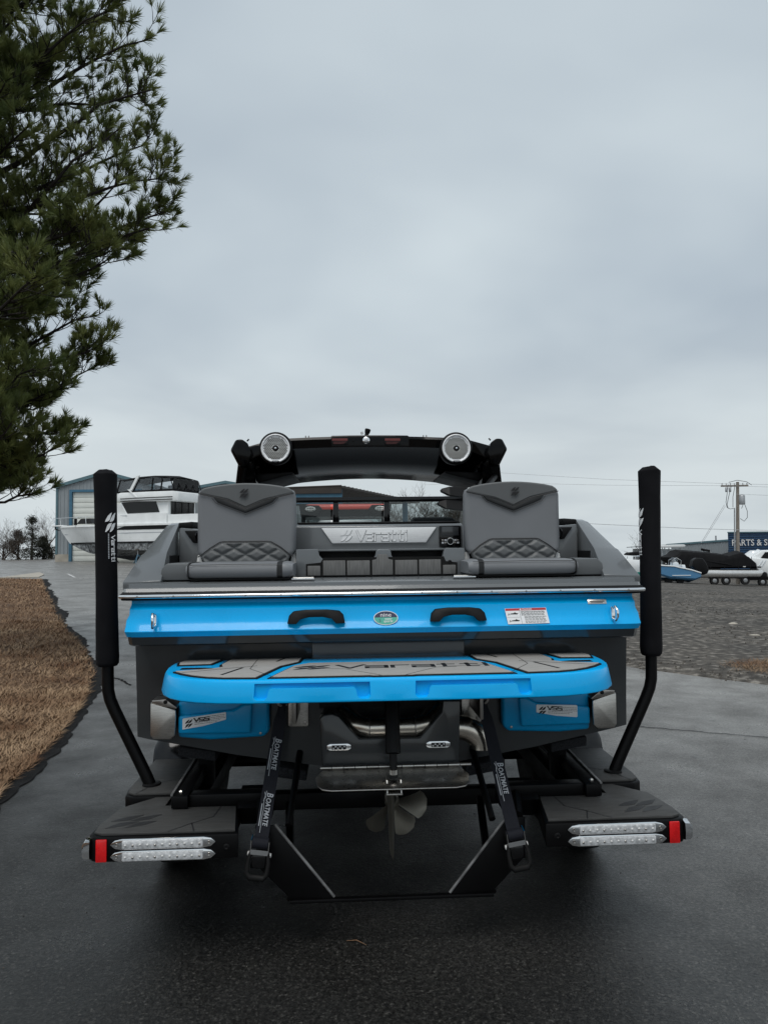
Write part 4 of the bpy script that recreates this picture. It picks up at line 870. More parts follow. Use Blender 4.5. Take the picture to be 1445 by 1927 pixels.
for s in (-1, 1):
    pod_ = [(s*1.085,2.495),(s*1.045,2.575),(s*1.00,2.578),(s*.955,2.545),(s*.93,2.47),(s*.96,2.37),(s*1.02,2.37)]
    B(MB().loft([[(x*k + s*dx_, y, z) for x, z in pod_] for y, k, dx_ in ((2.10,.985,0),(2.13,1.0,0),(2.55,1.0,0),(2.62,.97,0))]), 'tower_end', TOWER_B, tower, bevel=.012, bang=18)
    B(MB().tube([(s*.965,2.2,2.575),(s*.95,2.2,2.592)], .006, 8), 'rack_pin', BLACK_M, tower)
    leg_ = [((s*.93,s*1.04),2.22,2.56,2.42),((s*.90,s*1.07),2.28,2.60,2.25),((s*.93,s*1.13),2.45,2.75,2.0),((s*.98,s*1.15),2.6,2.95,1.86)]
    B(MB().loft([[(a_, y0, z), (b_, y0, z), (b_, y1, z), (a_, y1, z)] for (a_, b_), y0, y1, z in leg_]), 'tower_leg', TOWER_B, tower, bevel=.015)
    gz = MB().loft([[(s*a_, y, z) for a_, z in ((.92,2.26),(.62,2.335),(.62,2.355),(.92,2.34))] for y in (2.4, 3.2)]); B(gz, 'leg_brace', BLACK_M, tower, bevel=.01)
    # loudspeaker pod
    cx_, cz_ = BY(519 if s < 0 else 858, 844, 2.06); rs = .126
    sp_ = B(MB().lathe([(.06,-.24),(.095,-.20),(.118,-.12),(rs,-.02),(rs+.002,.0),(rs-.004,.012),(rs-.014,.016),(rs-.020,.010)], (cx_,2.06,cz_), (0,-1,0), 40), 'tower_speaker', BLACK_M, tower, smooth=50)
    B(MB().lathe([(rs-.016,.010),(rs-.016,.0175),(rs-.021,.021),(rs-.028,.019),(rs-.032,.012)], (cx_,2.06,cz_), (0,-1,0), 40), 'speaker_ring', ALU, sp_, smooth=50)
    B(MB().lathe([(rs-.030,.011),(.06,.014),(.022,.0145),(0,.0145)], (cx_,2.06,cz_), (0,-1,0), 40), 'grille', STEEL, sp_, smooth=50)
    hl = MB(); p_ = .0135; fr_ = frame((cx_,2.0448,cz_), (1,0,0), (0,0,1))
    for i in range(-9, 10):
        for j in range(-11, 12):
            hx, hz = (i + (.5 if j % 2 else 0))*p_*1.05, j*p_*.74
            if .026 < math.hypot(hx, hz) < rs-.036: flat(hl, [[(hx + .0062*math.cos(R(a_)), hz + .0036*math.sin(R(a_))) for a_ in range(0,360,60)]], fr_, .0006)
    tag(B(hl, 'grille_holes', BLACK_INK, sp_, smooth=0), kind='stuff')
    B(MB().lathe([(.024,.0148),(.022,.018),(.014,.020),(.012,.018)], (cx_,2.06,cz_), (0,-1,0), 20), 'tweeter_ring', BLACK_M, sp_)
    B(MB().lathe([(.011,.018),(.008,.024),(0,.026)], (cx_,2.06,cz_), (0,-1,0), 16), 'tweeter_dome', CHROME, sp_)
    for a_ in (30, 90, 150, 210, 270, 330):
        B(MB().lathe([(.0042,0),(.003,.003),(0,.003)], (cx_+(rs-.024)*math.cos(R(a_)), 2.0395, cz_+(rs-.024)*math.sin(R(a_))), (0,-1,0), 8), 'screw', CHROME, sp_)
    B(MB().box(cx_-.028, cx_+.028, 2.034, 2.040, cz_-rs+.016, cz_-rs+.030), 'speaker_badge', BLACK_G, sp_, bevel=.002)
    bd = MB(); flat(bd, stroke([(-.018,0),(.018,0)], .003), frame((cx_,2.0335,cz_-rs+.0225), (1,0,0), (0,0,1)), .0006); B(bd, 'badge_print', GREY_INK, sp_, smooth=0)
for px_ in (639.5, 738.5):
    x_, z_ = BY(px_, 831, 2.19); ln = B(MB().box(x_-.063, x_+.063, 2.181, 2.1875, z_-.026, z_+.026), 'warning_label', BLACK_M, tower, bevel=.001)
    B(MB().box(x_-.061, x_+.061, 2.1795, 2.1808, z_+.006, z_+.024), 'label_header', RED_DULL, ln)
    bd = MB()
    for k in range(3): flat(bd, stroke([(-.05,-.004-k*.007),(.05 - k*.01,-.004-k*.007)], .002), frame((x_,2.1808,z_), (1,0,0), (0,0,1)), .0006)
    tag(B(bd, 'label_print', mat('dull_red_print%d' % px_, (.16,.05,.05), .6), ln, smooth=0), kind='stuff')
    flat(bd, [], frame((0,0,0), (1,0,0), (0,0,1)))
x_, z_ = BY(689, 829, 2.19)
tl_ = B(MB().lathe([(.030,0),(.030,.006),(.026,.010),(.018,.013),(0,.016)], (x_,2.188,z_), (0,-1,0), 24), 'tower_light', CHROME, tower, smooth=60)
B(MB().lathe([(.018,.0135),(.012,.018),(0,.020)], (x_,2.188,z_+.005), (0,-1,0), 18), 'lens', WHITE_INK, tl_)
B(MB().lathe([(.007,0),(.007,.003),(0,.004)], (BY(665,830,2.19)[0],2.189,z_), (0,-1,0), 10), 'plug', BLACK_M, tower)
al = B(MB().lathe([(.016,0),(.016,.018),(.020,.022),(.024,.05),(.020,.056),(0,.056)], (x_+.004,2.24,2.622), (.25,0,1), 16), 'anchor_light', BLACK_M, tower)
B(MB().lathe([(.010,0),(.010,.02),(0,.022)], (x_-.03,2.24,2.634), (-.2,0,1), 10), 'anchor_lens', CLEAR, al)
for px_, py_ in ((578, 822), (800, 820)):
    cx_, cz_ = BY(px_, py_, 2.2)
    for d_ in (-.012, .012): B(MB().lathe([(.005,0),(.005,.018),(0,.02)], (cx_+d_,2.23,tz(cx_)), (0,0,1), 8), 'cap_bolt', STEEL_D, tower)
# board rack forks on the right side
for k, (xa, ya, xb, yb) in enumerate(((832,921,905,926),(826,946,905,950))):
    a_ = BY(xa, ya, 1.5); b_ = BY(xb, yb, 1.5); dz_ = .035
    B(MB().loft([[(x, y, z - h_), (x, y+.10, z - h_ + .0), (x, y+.12, z + h_*.6), (x, y+.02, z + h_)] for x, y, z, h_ in ((a_[0],1.5,a_[1]-.002,.010),(a_[0]+.05,1.48,a_[1]-.01,.030),(b_[0],1.5,b_[1]-.015,.034))]), 'rack_fork', BLACK_M, smooth=20)
B(MB().tube([(1.02,2.3,2.3),(b_[0]-.02,1.58,BY(905,938,1.5)[1])], .025, 10), 'rack_arm', BLACK_M)

# ================================================================ the trailer
tr = empty('boat_trailer', BO, YAW, 'black tandem boat trailer with padded steps and tall guide poles', 'trailer')
def T(mb, name, material, parent=None, **k): return mb.build(name, material, parent or tr, **k)
for s in (-1, 1):
    X = lambda pl: [(s*x, y) for x, y in pl]
    # rear step
    so_ = [(.655,-.31),(1.225,-.31),(1.262,-.30),(1.284,-.272),(1.284,-.19),(1.255,.01),(1.09,.185),(.70,.20),(.70,-.02)]
    stp_ = T(MB().prism(X(so_), .430, .532, 'z'), 'rear_step', BLACK_P, bevel=.008)
    notch = [(.672,-.292),(1.222,-.295),(1.262,-.272),(1.268,-.20),(1.24,.0),(1.085,.165),(1.04,.165),(1.04,.015),(.87,.015),(.87,.02),(.715,.02),(.71,-.02)]
    T(MB().prism(X(notch), .5325, .5435, 'z'), 'step_pad', FOAM_D, stp_, bevel=.002)
    pm = MB(); flat(pm, [[(x*.20, y*.14) for x, y in q] for q in EMBLEM], frame((s*1.13-.10,-.235,.5438), (1,0,0), (0,1,0)), .0007); T(pm, 'pad_emblem', BLACK_INK, stp_, smooth=0)
    gv = stroke([(.95,-.292),(.87,-.21),(.79,-.14),(.775,.015)], .006) + stroke([(.87,-.21),(.845,-.292)], .006)
    for q in gv:
        pm = MB(); flat(pm, [[(s*x, y) for x, y in (q if s > 0 else q[::-1])]], frame((0,0,.5436), (1,0,0), (0,1,0)), .0006); T(pm, 'pad_groove', BLACK_INK, stp_, smooth=0)
    # light bars
    for zc in (.5045, .4555):
        x0, x1 = .748, 1.185
        oo = [(x0,zc),(x0+.02,zc+.017),(x0+.05,zc+.0225),(x1-.05,zc+.0225),(x1-.02,zc+.017),(x1,zc),(x1-.02,zc-.017),(x1-.05,zc-.0225),(x0+.05,zc-.0225),(x0+.02,zc-.017)]
        lb = T(MB().prism([(s*x, z) for x, z in oo], -.318, -.3105, 'y'), 'light_bar', CHROME, stp_, bevel=.003)
        ln = T(MB().prism([(s*x, z) for x, z in rrect(x0+.052, x1-.052, zc-.017, zc+.017, .004, 2)], -.327, -.3182, 'y'), 'lens', CLEAR, lb, bevel=.004)
        for k in range(11):
            xk = s*(x0+.066 + k*(x1-x0-.132)/10); T(MB().lathe([(.0052,0),(.004,.002),(0,.0035)], (xk, -.3273, zc-.002+.0015*((k*7) % 3)), (0,-1,0), 8), 'led', PLASTIC_W if k % 3 else STEEL_D, lb)
        for xx in (x0+.028, x1-.028): T(MB().lathe([(.007,0),(.006,.003),(.003,.002),(0,.001)], (s*xx,-.3183,zc), (0,-1,0), 10), 'screw', STEEL_D, lb)
    T(MB().prism([(s*x, z) for x, z in rrect(1.198, 1.243, .434, .526, .003, 2)], -.317, -.3105, 'y'), 'red_reflector', RED_LENS, stp_, bevel=.002)
    mk = T(MB().loft([[(s*(1.250+d_), -.30+yy__, .481 + z*k) for yy__, z in ((-.012,-.035),(-.016,0),(-.012,.035),(.02,.045),(.055,.035),(.06,0),(.055,-.035),(.02,-.045))] for d_, k in ((.02,1.0),(.042,.95),(.050,.7))]), 'marker_light', CHROME, stp_, smooth=50)
    for k in range(4): T(MB().lathe([(.008,0),(.006,.004),(0,.005)], (s*1.290,-.285+.008*(k % 2),.455+.017*k), (s,-.6,0), 8), 'led', CLEAR, mk)
    T(MB().lathe([(.013,0),(.013,.004),(.008,.006),(.006,.003),(0,.003)], (s*.705,-.3105,.480), (0,-1,0), 14), 'wiring_plug', BLACK_M, stp_)
    # fender step with the guide pole socket
    fo = [(.96,.13),(1.225,.13),(1.268,.16),(1.28,.24),(1.28,.72),(.96,.72)]
    fs = T(MB().prism(X(fo), .478, .548, 'z'), 'fender_step', BLACK_P, bevel=.008)
    T(MB().prism(X([(.975,.145),(1.22,.145),(1.255,.17),(1.265,.24),(1.265,.70),(.975,.70)]), .5485, .560, 'z'), 'step_pad', FOAM_D, fs, bevel=.002)
    for q in stroke([(1.21,.145),(1.15,.29),(1.05,.36),(1.03,.70)], .006):
        pm = MB(); flat(pm, [[(s*x, y) for x, y in (q if s > 0 else q[::-1])]], frame((0,0,.5602), (1,0,0), (0,1,0)), .0006); T(pm, 'pad_groove', BLACK_INK, fs, smooth=0)
    # guide pole
    pth = [(1.165,.27,.53),(1.205,.27,.62),(1.355,.27,.93),(1.378,.27,.985),(1.388,.27,1.03),(1.390,.27,1.10),(1.396,.27,1.4),(1.410,.27,2.10)]
    gp = T(MB().tube([(s*x, y, z) for x, y, z in pth], .029, 16), 'guide_pole', BLACK_P, smooth=60)
    T(MB().lathe([(.045,0),(.045,.008),(.036,.012)], (s*1.172,.27,.560), (0,0,1), 20), 'pole_collar', BLACK_M, gp)
    cs = []
    zr_ = [(1.150,.030),(1.152,.046),(1.165,.054),(1.20,.0565),(1.25,.055),(1.5,.0525),(1.8,.053),(2.0,.0545),(2.10,.0570),(2.118,.0572),(2.121,.054),(2.138,.034),(2.141,.01)]
    zz = [1.150,1.152,1.158,1.165,1.175,1.19] + [1.20+.018*k for k in range(51)] + [2.112,2.118,2.121,2.13,2.138,2.141]
    for z in zz:
        for (za, ra), (zb2, rb2) in zip(zr_, zr_[1:]):
            if za <= z <= zb2: r_ = ra + (rb2-ra)*(z-za)/(zb2-za)
        xc = 1.3925 + (z-1.15)/(.95)*.018; fold = .05*max(0, 1-(z-1.15)/.16) + .010
        cs.append([(s*xc + r_*(1 + .022*mnoise.noise((math.cos(a_)*1.6, math.sin(a_)*1.6, z*9+s*5)) + fold*math.sin(a_*5+s)*.5 - (.05 if abs(a_-(2.9 if s < 0 else .25)) < .05 else 0))*math.cos(a_), .27 + r_*(1 + .022*mnoise.noise((math.cos(a_)*1.6, math.sin(a_)*1.6, z*9+s*5)) + fold*math.sin(a_*5+s)*.5)*math.sin(a_), z + (.006*mnoise.noise((math.cos(a_)*1.5, math.sin(a_)*1.5, s*3)) if z > 1.16 else 0)) for a_ in [2*math.pi*k/36 for k in range(36)]])
    cv = T(MB().loft(cs), 'pole_cover', BLACK_F, gp, smooth=50)
    # wrapped print on the cover: emblem and wordmark running down
    xc = s*1.405
    def wrap(mb, polys, a0, z0, sx, sz, r=.0556):       # artwork x runs down the pole, artwork y runs around it
        for q in polys:
            vs = []
            for layer in (0, .0008):
                for u, v in q:
                    an = a0 + v*sz/r; z = z0 - u*sx; xcc = s*(1.3925 + (z-1.15)/.95*.018)
                    vs.append((xcc + (r+layer)*math.sin(an), .27 - (r+layer)*math.cos(an), z))
            n = len(q); mb.add(vs, [tuple(range(n-1,-1,-1)), tuple(range(n,2*n))] + [(i, (i+1) % n, (i+1) % n + n, i+n) for i in range(n)])
    def dense(polys, k=3):
        return [[((a[0]*(k-j)+b[0]*j)/k, (a[1]*(k-j)+b[1]*j)/k) for a, b in zip(q, q[1:]+q[:1]) for j in range(k)] for q in polys]
    a0_ = R(26) if s < 0 else R(-102)
    lm = MB(); wv, wlen = word('Varatti', .2, 1.1); wrap(lm, dense(wv), a0_ + R(20 if s < 0 else 10), 1.905-.10, .135/wlen, .020); T(lm, 'cover_wordmark', WHITE_INK, cv, smooth=0, fix=False)
    lm = MB(); wrap(lm, dense([[(1-y, x) for x, y in q] for q in EMBLEM]), a0_ - R(12), 1.92, .095, .055); T(lm, 'cover_emblem', WHITE_INK, cv, smooth=0, fix=False)
    lm = MB(); rws = []
    for k in range(15): rws += [[(k+.1,0),(k+.8,0),(k+.8,1),(k+.1,1)]]
    wrap(lm, rws, a0_ + R(2), 1.815, .0085, .0055); tag(T(lm, 'cover_small_print', GREY_INK, cv, smooth=0, fix=False), kind='stuff')
    # frame rail, beam on the step, uprights
    T(MB().box(s*.90, s*.98, .02, 5.6, .40, .50), 'frame_rail', BLACK_P, bevel=.006)
    bm_ = T(MB().loft([[(s*.925, y, z), (s*1.0, y, z), (s*1.0, y, z+.055), (s*.925, y, z+.055)] for y, z in ((-.045,.548),(.70,.575))]), 'step_beam', BLACK_P, bevel=.004)
    T(MB().lathe([(.012,0),(.012,.006),(.006,.011),(0,.011)], (s*.965,.0,.606), (0,0,1), 6), 'bolt', STEEL, bm_)
    T(MB().loft([[(s*1.004, y, z), (s*.994, y, z), (s*.994, y, z+.007), (s*1.004, y, z+.007)] for y, z in ((-.04,.6035),(.70,.6305))]), 'beam_edge', GALV_T, bm_)
    T(MB().box(s*.56, s*.9245, -.02, .055, .545, .600), 'rear_cross_arm', BLACK_P, bevel=.006)
    T(MB().box(s*.89, s*.965, .38, .46, .51, .86), 'bunk_upright', BLACK_P, bevel=.006)
    T(MB().prism([(-.06,.548),(.06,.43),(.30,.43),(.30,.50),(.10,.60)], s*.70, s*.56, 'x'), 'step_bracket', BLACK_P, bevel=.005)
    # carpeted bunk
    T(MB().loft([[(s*.40, y, zb-.03), (s*.60, y, zb+.0), (s*.60, y, zb+.055), (s*.40, y, zb+.022)] for y, zb in ((.22,.600),(3.8,.61),(5.2,.70))]), 'bunk', CARPET, bevel=.008)
    T(MB().loft([[(s*.86, y, zb-.03), (s*1.05, y, zb+.0), (s*1.05, y, zb+.05), (s*.86, y, zb+.02)] for y, zb in ((.30,.685),(3.8,.69))]), 'outer_bunk', CARPET, bevel=.008)
    for yy__ in (.5, 2.0, 3.6): T(MB().box(s*.46, s*.54, yy__, yy__+.08, .50, .585), 'bunk_post', BLACK_P)
    # prop guard gusset and struts
    gz_ = [(s*.605,.505),(s*.52,.500),(s*.262,.178),(s*.448,.178),(s*.60,.33)]
    gq = T(MB().prism(gz_, -.155, -.145, 'y'), 'guard_gusset', BLACK_P, bevel=.002)
    T(MB().tube([(s*.52,-.15,.505),(s*.258,-.15,.182)], .0065, 8), 'gusset_rail', GALV_T, gq)
    T(MB().tube([(s*.57,-.15,.51),(s*.60,.02,.57)], .026, 8), 'guard_arm', BLACK_P)
    T(MB().tube([(s*.46,-.13,.49),(s*.43,.20,.72)], .016, 8), 'guard_strut', BLACK_P)
    T(MB().tube([(s*.448,-.15,.18),(s*.50,.40,.40)], .02, 8), 'guard_brace', BLACK_P)
    # fender over both wheels
    fy = [(.735,.40),(.745,.54),(.79,.64),(.88,.69),(1.0,.70),(1.65,.70),(1.84,.66),(1.97,.58),(2.05,.46),(2.08,.32)]
    fsec = []
    for y, z in fy:
        fsec.append([(s*1.02, y, z), (s*1.20, y, z+.006), (s*1.27, y, z-.01), (s*1.298, y, z-.05), (s*1.290, y*.98+.032, z-.055), (s*1.26, y*.97+.048, z-.02), (s*1.02, y*.97+.048, z-.015)])
    T(MB().loft(fsec), 'fender', BLACK_G, smooth=50)
T(MB().box(-.90,.90,.64,.72,.28,.37), 'rear_crossmember', BLACK_P, bevel=.006)
T(MB().box(-.455,.455,-.165,-.135,.162,.177), 'guard_bottom_bar', BLACK_P, bevel=.003)
for yy__ in (1.2, 2.4, 3.8, 5.0): T(MB().box(-.89,.89,yy__,yy__+.08,.42,.49), 'crossmember', BLACK_P, bevel=.005)
T(MB().loft([[(a_*k-.04, y, .40), (a_*k+.04, y, .40), (a_*k+.04, y, .50), (a_*k-.04, y, .50)] for a_, k, y in ((.94,1,5.55),(.94,.05,7.6))]), 'tongue_rail', BLACK_P)
T(MB().loft([[(a_*k-.04, y, .40), (a_*k+.04, y, .40), (a_*k+.04, y, .50), (a_*k-.04, y, .50)] for a_, k, y in ((-.94,1,5.55),(-.94,.05,7.6))]), 'tongue_rail', BLACK_P)
T(MB().box(-.06,.06,7.5,8.6,.39,.51), 'tongue', BLACK_P, bevel=.01)
T(MB().box(-.04,.04,6.9,7.0,.5,1.35), 'winch_post', BLACK_P, bevel=.01)
RIM = mat('dark_alloy_rim', (.05,.05,.055), .3, metal=.7, var=.1)
whl = None
for s in (-1, 1):
    for yy__ in (.86, 1.68):
        if whl is None:
            whl = T(MB().lathe([(.20,-.105),(.27,-.11),(.315,-.10),(.335,-.075),(.34,-.02),(.34,.02),(.335,.075),(.315,.10),(.27,.11),(.20,.105)], (0,0,0), (1,0,0), 40), 'wheel', TYRE, smooth=40)
            T(MB().lathe([(.20,-.09),(.20,.09),(.17,.095),(.16,.06),(.05,.05),(.045,.08),(0,.085)], (0,0,0), (1,0,0), 28), 'rim', RIM, whl)
            o = whl
        else: o = dup(whl, tr)
        o.scale = (1, .9, .9); o.location = (s*1.16, yy__, .256); o.rotation_euler = (0, 0, 0 if s > 0 else math.pi)
        if s > 0: pass
    pass
for yy__ in (.86, 1.68): T(MB().tube([(-1.05,yy__,.256),(1.05,yy__,.256)], .04, 12), 'axle', BLACK_P)

# ================================================================ tie-down straps
WEB = mat('navy_black_webbing', (.008,.009,.014), .75, var=.3, vs=40, stretch=(30,1,1), bump=.25, bs=160, spec=.3)
def strap(s, label):
    a_ = BY(532, 1322, .02) if s < 0 else BY(908, 1318, .02); b_ = BY(492, 1578, -.22) if s < 0 else BY(966, 1562, -.22)
    A = Vector((a_[0], .02, a_[1])); E_ = Vector((b_[0], -.22, b_[1]))
    st_ = empty('tie_down_strap', BO, YAW, label, 'strap', 'tie-down straps at the stern')
    d = (E_-A).normalized(); wv = Vector((0,-1,0)).cross(d).normalized(); wv = wv if wv.x > 0 else -wv; nv = wv.cross(d); nv = nv if nv.y < 0 else -nv
    secs = []
    for k in range(15):
        t_ = k/14; tw = R(35)*(1-t_)**3*(1 if s < 0 else -1); w2 = wv*math.cos(tw) + nv*math.sin(tw); n2 = nv*math.cos(tw) - wv*math.sin(tw); hw = .030*(1 if k > 1 else .7)
        p = A.lerp(E_, t_) + Vector((0, .012*math.sin(t_*3.1), 0)); secs.append([p - w2*hw + n2*.0015, p + w2*hw + n2*.0015, p + w2*hw - n2*.0015, p - w2*hw - n2*.0015])
    MB().loft(secs).build('webbing', WEB, st_, smooth=30)
    def fr_at(t_, off): return frame(A.lerp(E_, t_) + nv*(.0035) + wv*off, d, wv)
    for t_ in ((.28, .68) if s < 0 else (.50,)):
        L = .185 if s < 0 else .18
        f1 = fr_at(t_, -.004); o1, xd, yd, nd = f1; 
        if nd.dot(nv) < 0: f1 = (o1, xd, yd, nv)
        text('B', .040, f1, GREY_INK, 'strap_lettering', st_, .8, .0012, 'LEFT', .02, .2)
        f2 = (f1[0] + xd*.0215, xd, yd, f1[3]); text('OATMATE', .030, f2, GREY_INK, 'strap_lettering', st_, .82, .0012, 'LEFT', .02, .2)
        lm = MB(); flat(lm, stroke([(-.005,-.004),(.03,-.010),(.07,-.006),(.11,-.008),(.165,-.007)], .0022) + stroke([(.0,-.012),(.02,-.004),(.035,-.012)], .0022), f1, .0012); lm.build('strap_swoosh', GREY_INK, st_, smooth=0)
        lm = MB()
        for k in range(12): flat(lm, stroke([(.05+k*.0075,-.0155),(.0545+k*.0075,-.0155)], .004), f1, .0012)
        tag(lm.build('strap_small_print', GREY_INK, st_, smooth=0), kind='stuff')
    # upper loop
    MB().ring(A + Vector((0,0,.01)), (0,1,0), .026, .006, 16, 8).build('hook_ring', STEEL_D, st_)
    # ratchet
    q = E_; dd = Vector((d.x*.9, -.05, -.94)).normalized(); ww = wv
    fr3 = (q, ww, dd, Vector((0,-1,0)))
    def RP(u, v, w): return q + ww*u + dd*v + Vector((0,-1,0))*w
    rt_ = MB().tube([RP(-.034,.012,.018), RP(.034,.012,.018)], .024, 14).build('ratchet_spool', WEB, st_)
    for sx in (-1, 1):
        pl_ = [(-.012,-.004),(-.004,.040),(.050,.030),(.075,.012),(.070,-.006),(.02,-.012)]
        m_ = MB(); vs = [RP(sx*.037, a2, b2) for a2, b2 in pl_] + [RP(sx*.040, a2, b2) for a2, b2 in pl_]; n = len(pl_)
        m_.add(vs, [tuple(range(n)), tuple(range(2*n-1,n-1,-1))] + [(i, (i+1) % n, (i+1) % n+n, i+n) for i in range(n)]).build('ratchet_side', CHROME, rt_)
        MB().lathe([(.010,0),(.010,.010),(.006,.012),(0,.012)], RP(sx*.040,.062,.01), ww*sx, 10).build('ratchet_end', PLASTIC_W, rt_)
    m_ = MB(); m_.add([RP(u, v, w) for w in (.030,.033) for u, v in ((-.037,.036),(.037,.036),(.037,.056),(-.037,.056))], [(0,1,2,3),(7,6,5,4),(0,4,5,1),(1,5,6,2),(2,6,7,3),(3,7,4,0)]).build('ratchet_plate', CHROME, rt_)
    hp_ = [RP(-.036,.05,.02), RP(-.044,.085,.03), RP(-.044,.13,.036), RP(-.030,.148,.036), RP(.030,.148,.036), RP(.044,.13,.036), RP(.044,.085,.03), RP(.036,.05,.02)]
    MB().tube(hp_, [.008,.009,.011,.014,.014,.011,.009,.008], 10).build('ratchet_handle', RUBBER, rt_, smooth=60)
    m_ = MB(); m_.add([RP(u, v, w) for w in (.012,.018) for u, v in ((-.030,.06),(.030,.06),(.032,.118),(-.032,.118))], [(0,1,2,3),(7,6,5,4),(0,4,5,1),(1,5,6,2),(2,6,7,3),(3,7,4,0)]).build('ratchet_pawl', BLACK_G, rt_, bevel=.003)
strap(-1, 'dark printed ratchet strap hanging left of the propeller')
strap(1, 'dark printed ratchet strap hanging right of the propeller')
# ================================================================ background
WALL_GREY = mat('grey_metal_siding', (.25,.275,.29), .5, var=.06, vs=.8, metal=.1)
TRIM_BLUE = mat('steel_blue_trim', (.045,.13,.20), .5, var=.1)
TRIM_TEAL = mat('slate_teal_trim', (.09,.16,.185), .5, var=.1)
DOOR_W = mat('white_door_panel', (.62,.64,.60), .5, var=.04, vs=1)
NAVY_W = mat('navy_metal_siding', (.018,.050,.105), .5, var=.1, vs=1)
YELLOW = mat('safety_yellow', (.72,.48,.03), .5, var=.08)
HULL_W = mat('white_gelcoat', (.82,.84,.84), .3, var=.05, vs=1.5, coat=.3)
HULL_W2 = mat('offwhite_gelcoat', (.68,.70,.70), .4, var=.06, vs=1.5)
CANVAS_B = mat('black_canvas', (.009,.009,.010), .85, spec=.2, var=.2, vs=3, bump=.3, bs=14)
BOTTOM = mat('flaking_bottom_paint', (.02,.02,.022), .8, var=0, col2=(.34,.36,.37), vs=5, detail=9)
BOTTOM_D = mat('dark_bottom_paint', (.018,.018,.02), .8, var=.4, vs=5)
PONT = mat('pontoon_aluminium', (.66,.66,.65), .3, metal=.6, var=.08)
GALV = mat('galvanised_steel', (.36,.37,.38), .45, metal=.6, var=.15, vs=8)
WOODP = mat('weathered_pole_wood', (.20,.175,.15), .9, var=.25, vs=4, stretch=(6,6,.4), bump=.4, bs=30)
BARK_B = mat('grey_bark', (.075,.062,.052), .9, var=.3, vs=4)
ROOF_BR = mat('brown_roof_metal', (.035,.028,.024), .6, var=.2, vs=2)
RED_P = mat('red_orange_paint', (.60,.045,.02), .35, coat=.3, var=.06)
TEAL_H = mat('teal_boot_stripe', (.0,.22,.18), .4, var=.05); BLUE_H = mat('bay_boat_blue', (.07,.20,.36), .4, coat=.1, var=.05)
INTERIOR = mat('dim_interior_boards', (.03,.028,.027), .9, var=.3)
def corr(mb, x0, x1, y, zb, ztf, pitch=.3, d=.045, axis='x'):     # ribbed vertical siding; ztf gives the top height
    n = max(2, int((x1-x0)/pitch)); row = []
    for k in range(n):
        a = x0 + (x1-x0)*k/n; w = (x1-x0)/n
        for f, dd in ((0,0),(.62,0),(.72,-d),(.90,-d)): row.append((a+w*f, dd))
    row.append((x1, 0)); secs = []
    top = [((x, y+dd, ztf(x)) if axis == 'x' else (y+dd, x, ztf(x))) for x, dd in row]; bot = [((x, y+dd, zb) if axis == 'x' else (y+dd, x, zb)) for x, dd in row]
    return mb.loft([bot, top], False, False)
def gable(name, label, xl, xr, Y, zb, ze, zp, depth, door=None, group=None):
    g = empty(name, ((xl+xr)/2, Y, zb), 0, label, 'building', group); c = (xl+xr)/2; w = (xr-xl)/2; h = ze-zb; hp = zp-zb
    def zt(x): return hp - (hp-h)*abs(x)/w
    if door:
        a, b, dh = door
        corr(MB(), -w, a, 0, .6, zt).build('wall_panel', WALL_GREY, g, fix=False, smooth=0); corr(MB(), b, w, 0, .6, zt).build('wall_panel', WALL_GREY, g, fix=False, smooth=0)
        mbw = MB(); corr(mbw, a, b, 0, dh, zt); mbw.build('wall_panel', WALL_GREY, g, fix=False, smooth=0)
        n = int(dh/.42); dr = MB().box(a, b, .14, .2, 0, dh).build('door', DOOR_W, g)
        pm_ = None
        for k in range(n):
            if pm_ is None: pm_ = MB().box(a+.03, b-.03, .09, .138, .015, dh/n-.015).build('door_panel', DOOR_W, dr, bevel=.02); o = pm_
            else: o = pm_.copy(); C.objects.link(o)
            o.location = (0, 0, k*dh/n)
        for xx in (a, b): MB().box(xx-.22 if xx == a else xx, xx if xx == a else xx+.22, -.08, .2, 0, dh+.2).build('door_jamb', TRIM_BLUE, g)
        MB().box(a, b, -.08, .2, dh, dh+.2).build('door_head', TRIM_BLUE, g)
        MB().box(-w-.1, a-.23, -.06, .3, -.4, .6).build('concrete_base', CONC, g); MB().box(b+.23, w+.1, -.06, .3, -.4, .6).build('concrete_base', CONC, g)
    else: corr(MB(), -w, w, 0, -.4, zt).build('wall_panel', WALL_GREY, g, fix=False, smooth=0)
    corr(MB(), 0, depth, -w, -.4, lambda y: h, axis='y').build('side_wall', WALL_GREY, g, fix=False, smooth=0); corr(MB(), 0, depth, w, -.4, lambda y: h, axis='y').build('side_wall', WALL_GREY, g, fix=False, smooth=0)
    for s in (-1, 1):
        MB().loft([[(s*(w+.12), y, h-.02), (0, y, hp+.02), (0, y, hp+.14), (s*(w+.12), y, h+.10)] for y in (-.12, depth)]).build('roof_slope', WALL_GREY, g)
        MB().loft([[(s*(w+.14), y, h-.16), (0, y, hp-.10), (0, y, hp+.16), (s*(w+.14), y, h+.12)] for y in (-.2, -.125)]).build('gable_trim', TRIM_TEAL, g)
        MB().box(s*w-.08, s*w+.08, -.09, .0, .6 if door else -.4, h-.1).build('corner_trim', TRIM_TEAL, g)
    return g
a = WY(107, 1058, 58); zb = hgt(-24, 58)
xl = a.x; xr = WY(289, 1000, 58).x; ze = WY(107, 916, 58).z; zp = WY(196, 890, 58).z
cx = (xl+xr)/2
gable('metal_warehouse', 'grey ribbed metal warehouse with tall white door behind the yacht', xl, xr, 58, zb, ze, zp, 22, (WY(136,1000,58).x - cx, WY(262,1000,58).x - cx, WY(160,926,58).z - zb))
xl2 = WY(338, 1000, 66).x; xr2 = WY(512, 1000, 66).x
